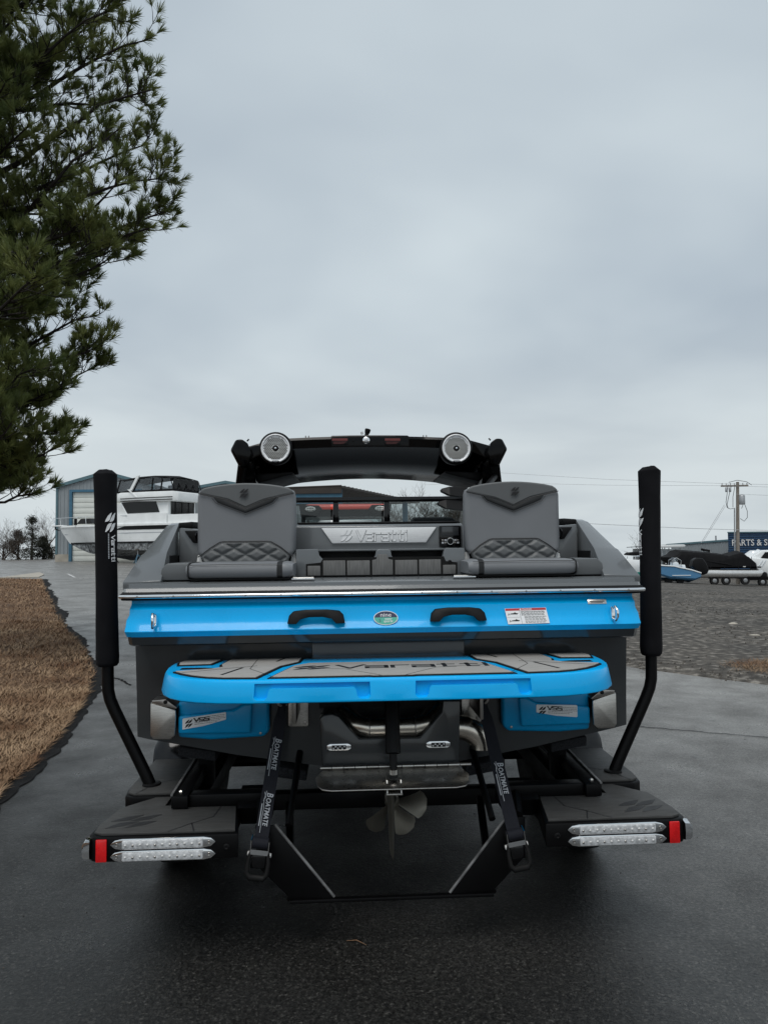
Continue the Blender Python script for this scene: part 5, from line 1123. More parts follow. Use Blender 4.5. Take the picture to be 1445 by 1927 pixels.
gable('metal_shed', 'lower grey metal building with slate trim right of the yacht', xl2, xr2, 66, hgt(-15, 66), WY(352, 923, 66).z, WY(425, 908, 66).z, 18)
q = WG(115, 1061); yb = empty('bollard', q, 0, 'yellow safety bollard at the corner of the warehouse', 'bollard')
hb_ = WY(115, 1032, q.y).z - q.z; MB().lathe([(.11,0),(.11,hb_-.06),(.08,hb_-.02),(0,hb_)], (0,0,0), (0,0,1), 16).build('post', YELLOW, yb); MB().lathe([(.17,0),(.16,.03),(.11,.05)], (0,0,0), (0,0,1), 16).build('base', CONC, yb)

# ---------------------------------------------------------------- motor yacht on stands
PSI = R(22); hd = Vector((-math.cos(PSI), math.sin(PSI), 0)); fv = Vector((math.sin(PSI), math.cos(PSI), 0))
ya = WY(312, 985, 50); yg = hgt(ya.x, ya.y)
yacht = empty('motor_yacht', (ya.x, ya.y, yg), 0, 'white motor yacht with flybridge canvas, propped on stands outside the warehouse', 'yacht')
def YP(px, py, v=0):
    d = ray(px, py); n = fv; o0 = Vector((ya.x, ya.y, 0)) + fv*v; t = (o0-O).dot(n)/d.dot(n); p = O + d*t; return ((p-o0).dot(hd), p.z - yg)
def YL(u, v, z): return tuple(hd*u + fv*v + Vector((0,0,z)))
def yb_(mb): mb.v = [YL(*p) for p in mb.v]; return mb
Wd = 3.5
zd = YP(240, 986)[1]; zw = YP(240, 1021)[1]; zk = YP(240, 1048)[1]; ub = YP(112, 990, Wd/2)[0]; zbow = YP(115, 990, Wd/2)[1]
def ystn(u, lo):
    t = max(0, (u-3.2)/(ub-3.2)); v0 = Wd/2*min(1, t**1.7); zs = zd + (zbow-zd)*t
    return v0, zs, t
us = [-2.6,-1,0,2,3.2,4.5,6,7.2,8.2,9.0,9.6,ub-.35,ub]
sec = []; secb = []
for u in us:
    v0, zs, t = ystn(u, 0); vi = v0 + .25 + .9*t*(1-t) if t < 1 else v0; vi = min(vi, Wd/2)
    zz_w = zw + .0*t
    uu = u - max(0, t-.0)**3*0
    wl = min(Wd/2-.001, v0 + .12 + .75*t)
    ul = u - 1.15*t**3
    sec.append([(u, v0, zs), (u-.35*t**3, (v0*.75+wl*.25), (zs*.6+zz_w*.4)), (ul, wl, zz_w), (ul, Wd-wl, zz_w), (u-.35*t**3, Wd-(v0*.75+wl*.25), (zs*.6+zz_w*.4)), (u, Wd-v0, zs)])
    kk = zk + (zz_w-zk)*max(0, t-.25)**2*1.2; ch = zz_w - .55*(1-t)
    secb.append([(ul, wl, zz_w), (ul, min(Wd/2-.001, wl+.05), ch), (ul-.8*t**2, Wd/2, kk), (ul, max(Wd/2+.001, Wd-wl-.05), ch), (ul, Wd-wl, zz_w)])
yb_(MB().loft(sec)).build('hull', HULL_W, yacht, smooth=25)
yb_(MB().loft(secb)).build('hull_bottom', BOTTOM, yacht, smooth=25)
keel = [(-2.5,zk+.1),(-2.5,zk-.25),(4.5,zk-.28),(7.0,zk+.1),(7.0,zk+.3)]
yb_(MB().prism([(u, z) for u, z in keel], Wd/2-.12, Wd/2+.12, 'y')).build('keel', BOTTOM_D, yacht)
def side_strip(px0, px1, py0, py1, v0, v1, name, material, parent=yacht):
    (u0, z1), (u1, z0) = YP(px0, py0), YP(px1, py1); return yb_(MB().box(min(u0,u1), max(u0,u1), v0, v1, z0, z1)).build(name, material, parent)
for z0_, z1_, nm_, mt_, off in ((YP(240,997)[1],YP(240,990)[1],'rub_stripe',BLACK_M,.03),(YP(240,989.5)[1],YP(240,986)[1],'toe_rail',HULL_W,.05),(YP(240,1003.5)[1],YP(240,1002)[1],'pin_stripe',GREY_INK,.02),(YP(240,1022)[1],YP(240,1019)[1],'boot_stripe',BLACK_M,.02)):
    ss = []
    for u in us[:-1]:
        v0, zs, t = ystn(u, 0); wl = min(Wd/2, v0+.12+.75*t); k = (zs-z0_)/(zs-zw) if nm_ != 'toe_rail' else 0; k = max(0, min(1, k)); vv = v0+(wl-v0)*k*.9 - off; dz = (zs-zd)*(1-k); ul = u - (.35*t**3 if k > .2 else 0) - (.7*t**3 if k > .8 else 0)
        ss.append([(ul, vv, z0_+dz), (ul, vv, z1_+dz), (ul, vv+.06, z1_+dz), (ul, vv+.06, z0_+dz)])
    yb_(MB().loft(ss)).build(nm_, mt_, yacht, smooth=30)
# deckhouse
z0_ = zd-.05; zc = YP(300,939)[1]; uf = YP(214,960)[0]
dh_ = yb_(MB().loft([[(u0, v, z) for u0, z in ((-.0,z0_),(uf+1.2,z0_),(uf+.3,z0_+1.1),(uf-.6,zc),(0,zc))] for v in (.25, Wd-.25)])).build('deckhouse', HULL_W, yacht, bevel=.05)
side_strip(213, 312, 968, 987, .12, .26, 'bulwark', HULL_W); side_strip(315, 372, 968, 987, .12, .3, 'cockpit_bulwark', HULL_W)
(u0, z1), (u1, z2) = YP(230.5,943,.25), YP(301,966,.25)
win = [(YP(230,946,.25)),(YP(241,966.5,.25)),(YP(301,963.5,.25)),(YP(294,943,.25)),(YP(290,942,.25))]
yb_(MB().prism([(u, z) for u, z in win], .20, .245, 'y')).build('side_window', GLASS_D, yacht); yb_(MB().prism([(u*1.0, z) for u, z in win], .246, .249, 'y')).build('window_backing', BLACK_G, yacht)
fw = [YP(217,949,.25), YP(228,949,.25), YP(238,967,.25), YP(217,967,.25)]
yb_(MB().prism(fw, .235, .247, 'y')).build('forward_window_panel', HULL_W2, yacht)
# aft bulkhead glazing (faces astern)
za_, zb__ = YP(312,940)[1], YP(312,967)[1]
aw = yb_(MB().box(-.03, .0, .42, Wd-.35, zb__, za_-.05)).build('aft_glazing', BLACK_G, yacht)
for v in (.42, 1.0, 1.75, 2.5, Wd-.4): yb_(MB().box(-.06, -.031, v, v+.06, zb__, za_-.05)).build('mullion', HULL_W2 if v in (.42,) else BLACK_M, aw)
yb_(MB().box(-.05, .02, .22, .41, z0_, zc)).build('corner_post', HULL_W, yacht); yb_(MB().box(-.05, .02, Wd-.34, Wd-.2, z0_, zc)).build('corner_post', HULL_W, yacht)
yb_(MB().box(-.06, .01, .42, Wd-.35, z0_, zb__)).build('aft_bulkhead', HULL_W, yacht)
# flybridge deck and coaming
zf0, zf1 = YP(312,942)[1], YP(312,924)[1]; uf2 = YP(205,930)[0]
yb_(MB().loft([[(u, v0, z), (u, v1, z), (u-.0, v1, z2_), (u, v0, z2_)] for u, v0, v1, z, z2_ in ((-.85,.35,Wd-.35,zf0,zf1-.05),(-.55,.05,Wd-.05,zf0-.02,zf1),(1.5,-.05,Wd+.05,zf0,zf1+.02),(uf2-1.0,.1,Wd-.1,zf0+.1,zf1+.05),(uf2,.5,Wd-.5,zf0+.2,zf1-.02))])).build('flybridge', HULL_W, yacht, bevel=.06)
for py_ in (935.5, 940):
    z_ = YP(312,py_)[1]; yb_(MB().loft([[(u, v0, z_), (u, v0+.06, z_), (u, v0+.06, z_+.05), (u, v0, z_+.05)] for u, v0 in ((-.55,.02),(1.5,-.08),(uf2-1.0,.07))])).build('flybridge_stripe', BLACK_M, yacht)
# canvas enclosure
zt1, zt0 = YP(300,893.5)[1], YP(300,924)[1]
ufr = YP(217,910)[0]
cn = yb_(MB().loft([[(u, v0, z+dz) for v0, dz in ((.15,-.09),(.3,.0),(Wd/2,.10),(Wd-.3,.0),(Wd-.15,-.09),(Wd-.3,-.05),(Wd/2,.05),(.3,-.05))] for u, z in ((-.35,zt1-.20),(.2,zt1-.05),(1.2,zt1),(2.4,zt1-.02),(3.4,zt1-.10),(ufr,zt1-.22))])).build('canvas_top', CANVAS_B, yacht, smooth=50)
fr2 = yb_(MB().loft([[(u, v0, zt0), (u, v0+.05, zt0), (u, v0+.05, zt0+.13), (u, v0, zt0+.13)] for u, v0 in ((-.6,.12),(1.5,.08),(ufr,.2))])).build('canvas_skirt', CANVAS_B, yacht)
yb_(MB().loft([[(-.6, v, zt0), (-.55, v, zt0), (-.55, v, zt0+.12), (-.6, v, zt0+.12)] for v in (.12, Wd-.12)])).build('canvas_skirt', CANVAS_B, yacht)
posts = [(-.62,-.32),(-.62,-.32)]
for ub0, ut0 in ((.55,.42),(1.35,1.25),(3.0,2.55),(ufr-.05,ufr-.35)):
    yb_(MB().loft([[(ub0-.05, .13, zt0+.1), (ub0+.05, .13, zt0+.1), (ub0+.05, .18, zt0+.1), (ub0-.05, .18, zt0+.1)], [(ut0-.05, .16, zt1-.18), (ut0+.05, .16, zt1-.18), (ut0+.05, .22, zt1-.18), (ut0-.05, .22, zt1-.18)]])).build('canvas_strip', CANVAS_B, yacht)
for v in (.15, .95, 1.75, 2.55, Wd-.15):
    yb_(MB().loft([[(-.60, v-.04, zt0+.1), (-.60, v+.04, zt0+.1), (-.56, v+.04, zt0+.1), (-.56, v-.04, zt0+.1)], [(-.32, v-.04, zt1-.30), (-.32, v+.04, zt1-.30), (-.28, v+.04, zt1-.30), (-.28, v-.04, zt1-.30)]])).build('canvas_strip', CANVAS_B, yacht)
yb_(MB().prism([(-.5,zt0+.1),(ufr-.1,zt0+.1),(ufr-.4,zt1-.35),(1.2,zt1-.12),(-.3,zt1-.28)], .165, .172, 'y')).build('clear_curtain', VINYL_CLEAR, yacht)
yb_(MB().prism([(.2,zt0+.1),(Wd-.2,zt0+.1),(Wd-.3,zt1-.25),(.3,zt1-.25)], -.42, -.413, 'x')).build('clear_curtain', VINYL_CLEAR, yacht)
(u0, z0_), (u1, z1_) = YP(254,936), YP(264,894)
yb_(MB().loft([[(u-.12, .0, z), (u+.12, .0, z), (u+.12, .11, z), (u-.12, .11, z)] for u, z in ((YP(246,923)[0],YP(246,923)[1]), (YP(260,895)[0],YP(260,895)[1]))])).build('radar_arch_leg', HULL_W, yacht)
yb_(MB().loft([[(u-.08, -.02, z), (u+.08, -.02, z), (u+.08, .04, z), (u-.08, .04, z)] for u, z in (YP(242,921), YP(257,936))])).build('arch_brace', HULL_W, yacht)
for px_ in (275, 300):
    u_, z_ = YP(px_, 918); yb_(MB().box(u_-.25, u_+.25, 1.2, 1.7, zt0-.3, zt0+.5)).build('helm_seat', HULL_W2, yacht, bevel=.08)
# foredeck hatch, bow rail, pulpit, anchor
ht = [YP(149,986,1.0), YP(156,977,1.0), YP(172,976,1.0), YP(178,985,1.0)]
yb_(MB().prism(ht, .8, Wd-.8, 'y')).build('foredeck_trunk', GLASS_D, yacht); yb_(MB().prism([(u, z-.02) for u, z in ht], .86, Wd-.86, 'y')).build('trunk_liner', BLACK_G, yacht)
pts = [(u, ystn(u, 0)[0]+.08, ystn(u, 0)[1]+.62) for u in (3.5,5,6.5,8,9.2,ub-.1)] + [(ub+.5, Wd/2-.1, zbow+.62)]
br = yb_(MB().tube(pts, .022, 6)).build('bow_rail', CHROME, yacht)
for u in (5, 6.5, 8, 9.2, ub-.1): yb_(MB().tube([(u, ystn(u,0)[0]+.1, ystn(u,0)[1]), (u+.05, ystn(u,0)[0]+.08, ystn(u,0)[1]+.62)], .02, 6)).build('stanchion', CHROME, br)
yb_(MB().tube([(ub+.1, Wd/2-.25, zbow+.05), (ub+.5, Wd/2-.1, zbow+.62)], .022, 6)).build('stanchion', CHROME, br)
yb_(MB().box(ub-.6, ub+.55, Wd/2-.22, Wd/2+.22, zbow-.04, zbow+.06)).build('bow_pulpit', HULL_W, yacht, bevel=.03)
yb_(MB().tube([(ub+.4,Wd/2,zbow-.05),(ub+.35,Wd/2,zbow-.25),(ub-.05,Wd/2,zbow-.35)], [.05,.06,.03], 6)).build('anchor', BLACK_M, yacht)
yb_(MB().tube([(9.2,.9,zbow),(9.2,.9,zbow+.5)], .11, 8)).build('windlass_cover', BLACK_M, yacht)
def stand(u, v, zt, label, blue=False):
    st_ = empty('jack_stand', tuple(Vector((ya.x, ya.y, yg)) + hd*u + fv*v), 0, label, 'jack stand', 'stands holding up the yacht')
    z0 = hgt(*(Vector((ya.x, ya.y)) + (hd*u+fv*v).xy)) - yg
    st_.location.z = yg + z0; mt_ = TRIM_BLUE if blue else BOTTOM_D; H_ = max(.5, zt - z0)
    for k in range(3):
        a_ = k*2.094 + u; MB().tube([(.42*math.cos(a_), .42*math.sin(a_), 0), (.05*math.cos(a_), .05*math.sin(a_), .62)], .03, 6).build('leg', mt_, st_)
    MB().tube([(0,0,.45),(0,0,H_)], .035, 8).build('post', GALV, st_); MB().obox((0,0,H_), (.3,.3,.05), (R(12),0,0)).build('pad', BARK_B, st_)
stand(6.6, .75, zw-.2, 'thin tripod stand under the yacht bow'); stand(5.0, .35, zw-.45, 'tripod stand under the yacht forefoot, beside a padded pole')
stand(2.6, .2, zw-.5, 'blue tripod stand amidships under the yacht', True); stand(1.2, .2, zw-.5, 'tripod stand under the yacht deckhouse'); stand(-.8, .2, zw-.5, 'tripod stand under the yacht cockpit')
for u, lb in ((3.6, 'timber keel block under the yacht, forward'), (.5, 'timber keel block under the yacht, aft')):
    c_ = Vector((ya.x, ya.y, 0)) + hd*u + fv*Wd/2; z0 = hgt(c_.x, c_.y); kb = empty('keel_block', (c_.x, c_.y, z0), -PSI, lb, 'block', 'blocks under the yacht keel'); n_ = max(1, int((yg+zk-.28-z0)/.2))
    for k in range(n_): MB().box(-.5 if k % 2 else -.15, .5 if k % 2 else .15, -.15 if k % 2 else -.5, .15 if k % 2 else .5, k*.2, k*.2+.195).build('timber', WOODP, kb)

# ---------------------------------------------------------------- bare trees
def bare(px, py, Y, top_py, label, seed, spread=.75, lean=0, thick=1.0, group='bare winter trees in the distance', splits=2, material=BARK_B, name='bare_tree'):
    rnd = random.Random(seed); b = WY(px, py, Y); b.z = min(b.z, hgt(b.x, b.y) + .1); H_ = WY(px, top_py, Y).z - b.z
    root = empty(name, b, 0, label, 'tree', group); br = MB(); tk = MB()
    def grow(p, d, L, r, lev):
        n = 4 if lev < 3 else 3; pts = [p]; q = p.copy(); dd = d.copy()
        for k in range(n):
            dd = (dd + Vector((rnd.gauss(0,.16), rnd.gauss(0,.16), rnd.gauss(.05,.10)))).normalized(); q = q + dd*L/n; pts.append(q)
        rr_ = [r*(1 - .55*k/n) for k in range(n+1)]
        (tk if lev == 0 else br).tube(pts, rr_, 6 if lev < 2 else 3, cap=False)
        if lev >= 5: return
        kids = splits + (1 if lev > 0 else 2) - (1 if lev > 3 else 0)
        for k in range(kids):
            t = rnd.uniform(.35, 1.0) if k else 1.0; i = min(n-1, int(t*n)); p2 = pts[i].lerp(pts[i+1], t*n-i) if i < n else pts[n]
            a = rnd.uniform(0, 6.28); sp_ = rnd.uniform(.4, 1.0)*spread; ax = Vector((math.cos(a), math.sin(a), rnd.uniform(-.1,.3)))
            grow(p2, (dd*(1-sp_*.5) + ax*sp_).normalized(), L*rnd.uniform(.6,.88), max(.008*thick, r*rnd.uniform(.38,.55)), lev+1)
    grow(Vector((0,0,-.1)), Vector((lean,0,1)).normalized(), H_*.36, H_*.022*thick, 0)
    tk.build('trunk', material, root, fix=False); br.build('branches', material, root, fix=False, smooth=0)
EVER = mat('cedar_foliage', (.010,.014,.007), .8, var=0, col2=(.026,.026,.014), vs=1.2)
EVER_B = mat('browned_foliage', (.018,.012,.008), .85, var=0, col2=(.045,.028,.018), vs=1.5)
def bush(px, py, Y, top_py, w, label, seed, material, name='cedar_tree', n=5200, cone=.7, group='dark evergreens at the edge of the yard'):
    rnd = random.Random(seed); b = WY(px, py, Y); b.z = min(b.z, hgt(b.x, b.y)+.05); H_ = WY(px, top_py, Y).z - b.z; root = empty(name, b, 0, label, 'tree', group)
    MB().tube([(0,0,-.1),(0.05,0,H_*.5),(0,0,H_*.95)], [.14,.09,.02], 6).build('trunk', BARK_B, root); cr_ = MB()
    lim = [(rnd.uniform(.05,.98), rnd.uniform(0,6.28), rnd.uniform(.6,1.1)) for _ in range(46)]
    for i in range(n):
        hz, az, rl = lim[i % 46]; rmax = w*((1-hz)**cone*.9 + .1)*rl; t = rnd.random()**.6
        c = Vector((math.cos(az)*rmax*t, math.sin(az)*rmax*t, hz*H_ + .25*t*rmax)) + Vector((rnd.gauss(0,.16), rnd.gauss(0,.16), rnd.gauss(0,.14)))
        s_ = rnd.uniform(.06,.17); d1 = Vector((rnd.gauss(0,1), rnd.gauss(0,1), rnd.gauss(0,1))).normalized()*s_; d2 = Vector((rnd.gauss(0,1), rnd.gauss(0,1), rnd.gauss(0,1))).normalized()*s_
        cr_.add([c, c+d1, c+d2*.6], [(0,1,2)])
    tag(cr_.build('crown', material, root, fix=False, smooth=0), kind='stuff')
bare(4, 1060, 66, 975, 'crooked bare tree at the far left edge of the yard', 3, .8, .35, 1.2)
bare(40, 1056, 74, 960, 'bare tree rising behind the dark cedars', 5, .7, -.15)
bare(80, 1057, 72, 948, 'tall forked bare tree beside the warehouse corner', 8, .62, .05)
bare(97, 1057, 78, 965, 'slender bare tree touching the warehouse wall', 11, .6, .05, .8)
bush(60, 1057, 68, 974, 1.5, 'tall dark cedar left of the warehouse', 2, EVER)
bush(34, 1057, 69, 1000, 1.7, 'browned bushy cedar left of the tall cedar', 3, EVER_B)
bush(82, 1057, 69, 1012, 1.3, 'low dark cedar against the warehouse', 4, EVER)
bush(6, 1058, 70, 1022, 1.6, 'low brown thicket at the left edge of the yard', 6, EVER_B, 'thicket', 1800, .3)
bush(98, 1058, 72, 1030, 1.3, 'brown undergrowth beside the warehouse foundation', 7, EVER_B, 'thicket', 1500, .3)
for k, (px_, tp_, Y_) in enumerate(((775,930,62),(800,945,66),(822,938,60),(850,926,64),(740,935,70),(872,950,66),(905,945,70))):
    bare(px_, 1050, Y_, tp_, ['bare tree right of the open shed, nearest its blue post','second bare tree right of the open shed','third bare tree right of the open shed','tall bare tree behind the board rack','bare tree behind the open shed roof','bare tree behind the right rear seat','bare tree hidden mostly behind the right rear seat'][k], 20+k, .75, 0, 1.25, 'bare trees seen through the windshield', 3)
bare(1188, 1060, 80, 1004, 'bare tree between the boat and the right guide pole', 31, .8, 0, .9)

# ---------------------------------------------------------------- open shed ahead
shed = empty('open_shed', (0,0,0), 0, 'open-sided shed with brown roof and blue steel posts ahead of the boat', 'shed')
Ys = 34; P1 = WY(645, 918, Ys); P0 = WY(430, 926, Ys); P2 = WY(790, 947, 46); Pm = WY(556, 922, Ys)
zr = P1.z; gz_s = hgt(-3, Ys)
L0 = Vector((P0.x, Ys, P0.z)); L1 = Vector((P1.x, Ys, zr)); L2 = Vector((P2.x, 46, P2.z)); L3 = L0 + (L2-L1)
MB().loft([[tuple(L0), tuple(L1), tuple(L1 + Vector((0,0,.10))), tuple(L0 + Vector((0,0,.10)))], [tuple(L3), tuple(L2), tuple(L2 + Vector((0,0,.10))), tuple(L3 + Vector((0,0,.10)))]]).build('roof', ROOF_BR, shed)
for k in range(26):
    t = k/25; a_ = L1.lerp(L2, t) + Vector((-.05,0,.11)); b_ = L0.lerp(L3, t) + Vector((0,0,.11)); MB().tube([tuple(a_), tuple(b_)], .035, 4).build('roof_rib', ROOF_BR, shed)
z_b = WY(600, 936, Ys).z
MB().box(P0.x, P1.x-.05, Ys+.05, Ys+.2, z_b-.30, z_b+.18).build('fascia_beam', TRIM_BLUE, shed)
MB().box(P0.x, P1.x-.05, Ys-.02, Ys+.05, zr-.26, zr-.02).build('eave_trim', ROOF_BR, shed)
for xx in (P1.x-.3, P0.x+.4, (P0.x+P1.x)/2): MB().box(xx, xx+.26, Ys+.2, Ys+.46, gz_s-.3, zr-.02).build('post', TRIM_BLUE, shed)
pz = WY(762, 960, 44); MB().box(pz.x-.16, pz.x+.16, 43.9, 44.2, hgt(1.3,44)-.3, WY(762,946,44).z).build('post', TRIM_BLUE, shed)
MB().tube([(P1.x-.3, Ys+.1, zr-.35), (P1.x-1.3, Ys+.1, z_b-.2)], .04, 6).build('knee_brace', GALV, shed)
corr(MB(), P0.x, P1.x-1.0, Ys+9, gz_s-.3, lambda x: zr-.05).build('back_wall', WALL_GREY, shed, fix=False, smooth=0)
MB().box(P0.x, P1.x-.2, Ys+3, Ys+3.1, z_b-.2, zr-.05).build('roof_truss', INTERIOR, shed)

# ---------------------------------------------------------------- tractor in front of the boat
tx = WY(650, 955, 13.6); tz_ = hgt(tx.x, 13.6)
tract = empty('tractor', (tx.x, 13.6, tz_), YAW, 'red tractor with glazed cab and oval roof lamps, seen through the windshield', 'tractor')
zt_ = WY(650, 948.5, 13.6).z - tz_
def TT(mb, n, m_, par=None, **k): return mb.build(n, m_, par or tract, **k)
roof = TT(MB().loft([[(-.86*k, y, zt_-.09+dz), (.86*k, y, zt_-.09+dz), (.84*k, y, zt_-.03+dz), (.70*k, y, zt_+dz), (-.70*k, y, zt_+dz), (-.84*k, y, zt_-.03+dz)] for y, k, dz in ((-.08,.92,-.03),(0,1,0),(1.4,1,0),(1.5,.93,-.03))]), 'cab_roof', RED_P, bevel=.03)
TT(MB().box(-.82,.82,-.02,1.45,zt_-.24,zt_-.095), 'roof_lining', BLACK_M)
for s in (-1, 1):
    lx_ = s*.66
    ll = TT(MB().loft([[(lx_+.10*math.cos(R(q))*k, y, zt_-.10+.05*math.sin(R(q))*k) for q in range(0,360,20)] for y, k in ((-.12,1),(-.16,1),(-.175,.8))]), 'work_lamp', PLASTIC_W)
    for j in (-1, 1):
        for i in (-1, 0, 1): TT(MB().lathe([(.018,0),(.012,.006),(0,.008)], (lx_+i*.045, -.176, zt_-.10+j*.02), (0,-1,0), 8), 'lamp_cell', STEEL_D, ll)
    TT(MB().prism([(s*.88,zt_-.02),(s*.50,zt_-.03),(s*.44,zt_-.10),(s*.56,zt_-.22),(s*.84,zt_-.24)], -.115, .0, 'y'), 'lamp_shroud', BLACK_M)
    for y0 in (0, 1.35): TT(MB().box(s*.80-.04, s*.80+.04, y0, y0+.08, 1.0, zt_-.2), 'cab_pillar', BLACK_M)
    TT(MB().box(s*.80-.01, s*.80+.01, .09, 1.34, 1.0, zt_-.2), 'side_glass', GLASS, None)
    TT(MB().lathe([(.35,-.22),(.75,-.24),(.80,-.18),(.80,.18),(.75,.24),(.35,.22)], (s*.95,.45,.80), (1,0,0), 36), 'rear_tyre', TYRE, smooth=40)
    TT(MB().lathe([(.35,-.15),(.35,.15),(.1,.12),(0,.12)], (s*.95,.45,.80), (1,0,0), 24), 'rear_rim', RED_P)
    TT(MB().lathe([(.24,-.14),(.46,-.15),(.50,-.1),(.50,.1),(.46,.15),(.24,.14)], (s*.85,2.7,.50), (1,0,0), 30), 'front_tyre', TYRE, smooth=40)
    TT(MB().loft([[(s*.72, .45+.88*math.cos(R(a_)), .80+.88*math.sin(R(a_))), (s*1.18, .45+.88*math.cos(R(a_)), .80+.88*math.sin(R(a_))), (s*1.18, .45+.84*math.cos(R(a_)), .80+.84*math.sin(R(a_))), (s*.72, .45+.84*math.cos(R(a_)), .80+.84*math.sin(R(a_)))] for a_ in range(20, 171, 15)]), 'rear_fender', BLACK_M)
TT(MB().box(-.76,.76,.02,.04,1.05,zt_-.24), 'rear_glass', GLASS)
TT(MB().loft([[(-.55,y,z),(.55,y,z),(.5,y,z+.05),(-.5,y,z+.05)] for y, z in ((-.04,zt_-.40),(-.02,zt_-.36))]), 'wiper_bar', GALV)
TT(MB().box(-.30,.30,.5,.75,1.15,1.9), 'driver_seat', BLACK_M, bevel=.06)
TT(MB().loft([[(-.38*k,y,1.0),(.38*k,y,1.0),(.36*k,y,z),(-.36*k,y,z)] for y, k, z in ((1.45,1,1.5),(2.6,.95,1.45),(3.2,.85,1.25))]), 'bonnet', RED_P, bevel=.05)
TT(MB().box(-.5,.5,-.1,1.4,.6,1.05), 'chassis', BLACK_M); TT(MB().box(-.3,.3,1.4,3.1,.55,1.0), 'engine_block', BLACK_M); TT(MB().box(-.75,.75,2.62,2.78,.42,.56), 'front_axle', BLACK_M)

# ---------------------------------------------------------------- right side: parts building, pole, wires
Yp = 78; a = WY(1367, 1003, Yp); zg = hgt(a.x, Yp)
parts = empty('parts_building', (a.x, Yp, zg), 0, 'navy ribbed metal shopfront with white lettering at the right edge', 'building')
hN = a.z - zg; zl = WY(1380, 1046, Yp).z - zg
corr(MB(), 0, 22, 0, -.5, lambda x: hN-1.9).build('lower_wall', WALL_GREY, parts, fix=False, smooth=0)
n_ = 12
MB().box(-.02, 22, -.30, -.22, zl-.4, hN).build('fascia_backing', NAVY_W, parts)
ribm = None
for k in range(n_):
    if ribm is None: ribm = MB().loft([[(0, -.31-d_, z) for d_, z in ((0,0),(.05,.03),(.05,.10),(0,.13))] + [(0,-.305,.06)], [(22, -.31-d_, z) for d_, z in ((0,0),(.05,.03),(.05,.10),(0,.13))] + [(22,-.305,.06)]]).build('siding_rib', NAVY_W, parts); o = ribm
    else: o = ribm.copy(); C.objects.link(o)
    o.location = (0, 0, zl-.4 + k*(hN-zl+.4)/n_)
MB().box(-.06, 22, -.42, -.2, hN, hN+.12).build('parapet_cap', TRIM_TEAL, parts)
t0 = WY(1372.5, 1026, Yp)
text('PARTS & SERVICE', .95, frame((t0.x-a.x, -.39, t0.z-zg-.05), (1,0,0), (0,0,1)), PLASTIC_W, 'sign_lettering', parts, .92, .02, 'LEFT', .012)
g0 = WY(1262, 1026, 84); g1 = WY(1367, 1018, 84); zg2 = hgt(g0.x, 84)
gb = empty('grey_workshop', (g0.x, 84, zg2), 0, 'long grey ribbed workshop with dark roof edge beside the parts shopfront', 'building')
ln_ = g1.x - g0.x + 3
corr(MB(), 0, ln_, 0, -.6, lambda x: (g0.z + (g1.z-g0.z)*x/(g1.x-g0.x)) - zg2).build('wall_panel', WALL_GREY, gb, fix=False, smooth=0)
MB().loft([[(x, y, z), (x, y, z+.2)] + [(x, y+.3, z+.2), (x, y+.3, z)] for x, y, z in ((-.5,-.12,g0.z-zg2-.05),(ln_,-.12,g0.z-zg2-.05+(g1.z-g0.z)*(ln_+.5)/(g1.x-g0.x)))]).build('roof_edge', TRIM_TEAL, gb)
MB().loft([[(x, y, z+.1) for y, z in ((-.2,0),(14,1.0),(14,.9),(-.2,-.1))] for x, z in ((-.5,g0.z-zg2),(ln_,g1.z-zg2))] if False else [[(x, .02, z), (x, 14, z-.3), (x, 14, z-.4), (x, .02, z-.1)] for x, z in ((-.5,g0.z-zg2+.1),(ln_,g1.z-zg2+.2))]).build('roof', WALL_GREY, gb)
MB().box(0, .1, .1, 13, -.6, g0.z-zg2-.45).build('end_wall', WALL_GREY, gb)
vp = WY(1346, 1008, 86); MB().tube([(vp.x-g0.x, 2, vp.z-zg2-1.3), (vp.x-g0.x, 2, vp.z-zg2)], .10, 8).build('roof_vent', GALV, gb)
# utility pole
Yu = 60; ptop = WY(1387, 907, Yu); pb_ = WY(1386, 1060, Yu); zg = hgt(ptop.x, Yu)
up = empty('utility_pole', (pb_.x, Yu, zg), 0, 'weathered wooden utility pole with transformer and drooping cables', 'pole')
Hp = ptop.z - zg; 
def UP(px, py, dy=0): q = WY(px, py, Yu); return (q.x-pb_.x, dy, q.z-zg)
MB().tube([(0,0,-.2),(ptop.x-pb_.x,0,Hp)], [.17,.12], 10).build('shaft', WOODP, up)
MB().loft([[ (x, y, z) for y, z in ((-.10,Hp-.40),(.0,Hp-.40),(.0,Hp-.26),(-.10,Hp-.26))] for x in (-1.15,1.15)]).build('crossarm', WOODP, up)
for k in range(7):
    x_ = -1.05 + k*.35; MB().lathe([(.02,0),(.05,.05),(.03,.09),(.05,.13),(.02,.18),(0,.19)], (x_,-.05,Hp-.26), (0,0,1), 8).build('insulator', GALV, up)
for x_ in (-.75, -.45): MB().lathe([(.08,0),(.10,.06),(.10,.34),(.05,.42),(0,.44)], (x_,-.15,Hp-.86), (0,0,1), 10).build('cutout_fuse', GALV, up)
u0 = UP(1394, 949); MB().lathe([(.02,-.04),(.24,-.02),(.26,.05),(.26,.70),(.20,.78),(.05,.82)], (u0[0],-.1,u0[2]), (0,0,1), 16).build('transformer', GALV, up)
u0 = UP(1378, 958); MB().tube([UP(1378.5,956,-.25), UP(1379,1062,-.25)], .055, 8).build('conduit', GALV, up)
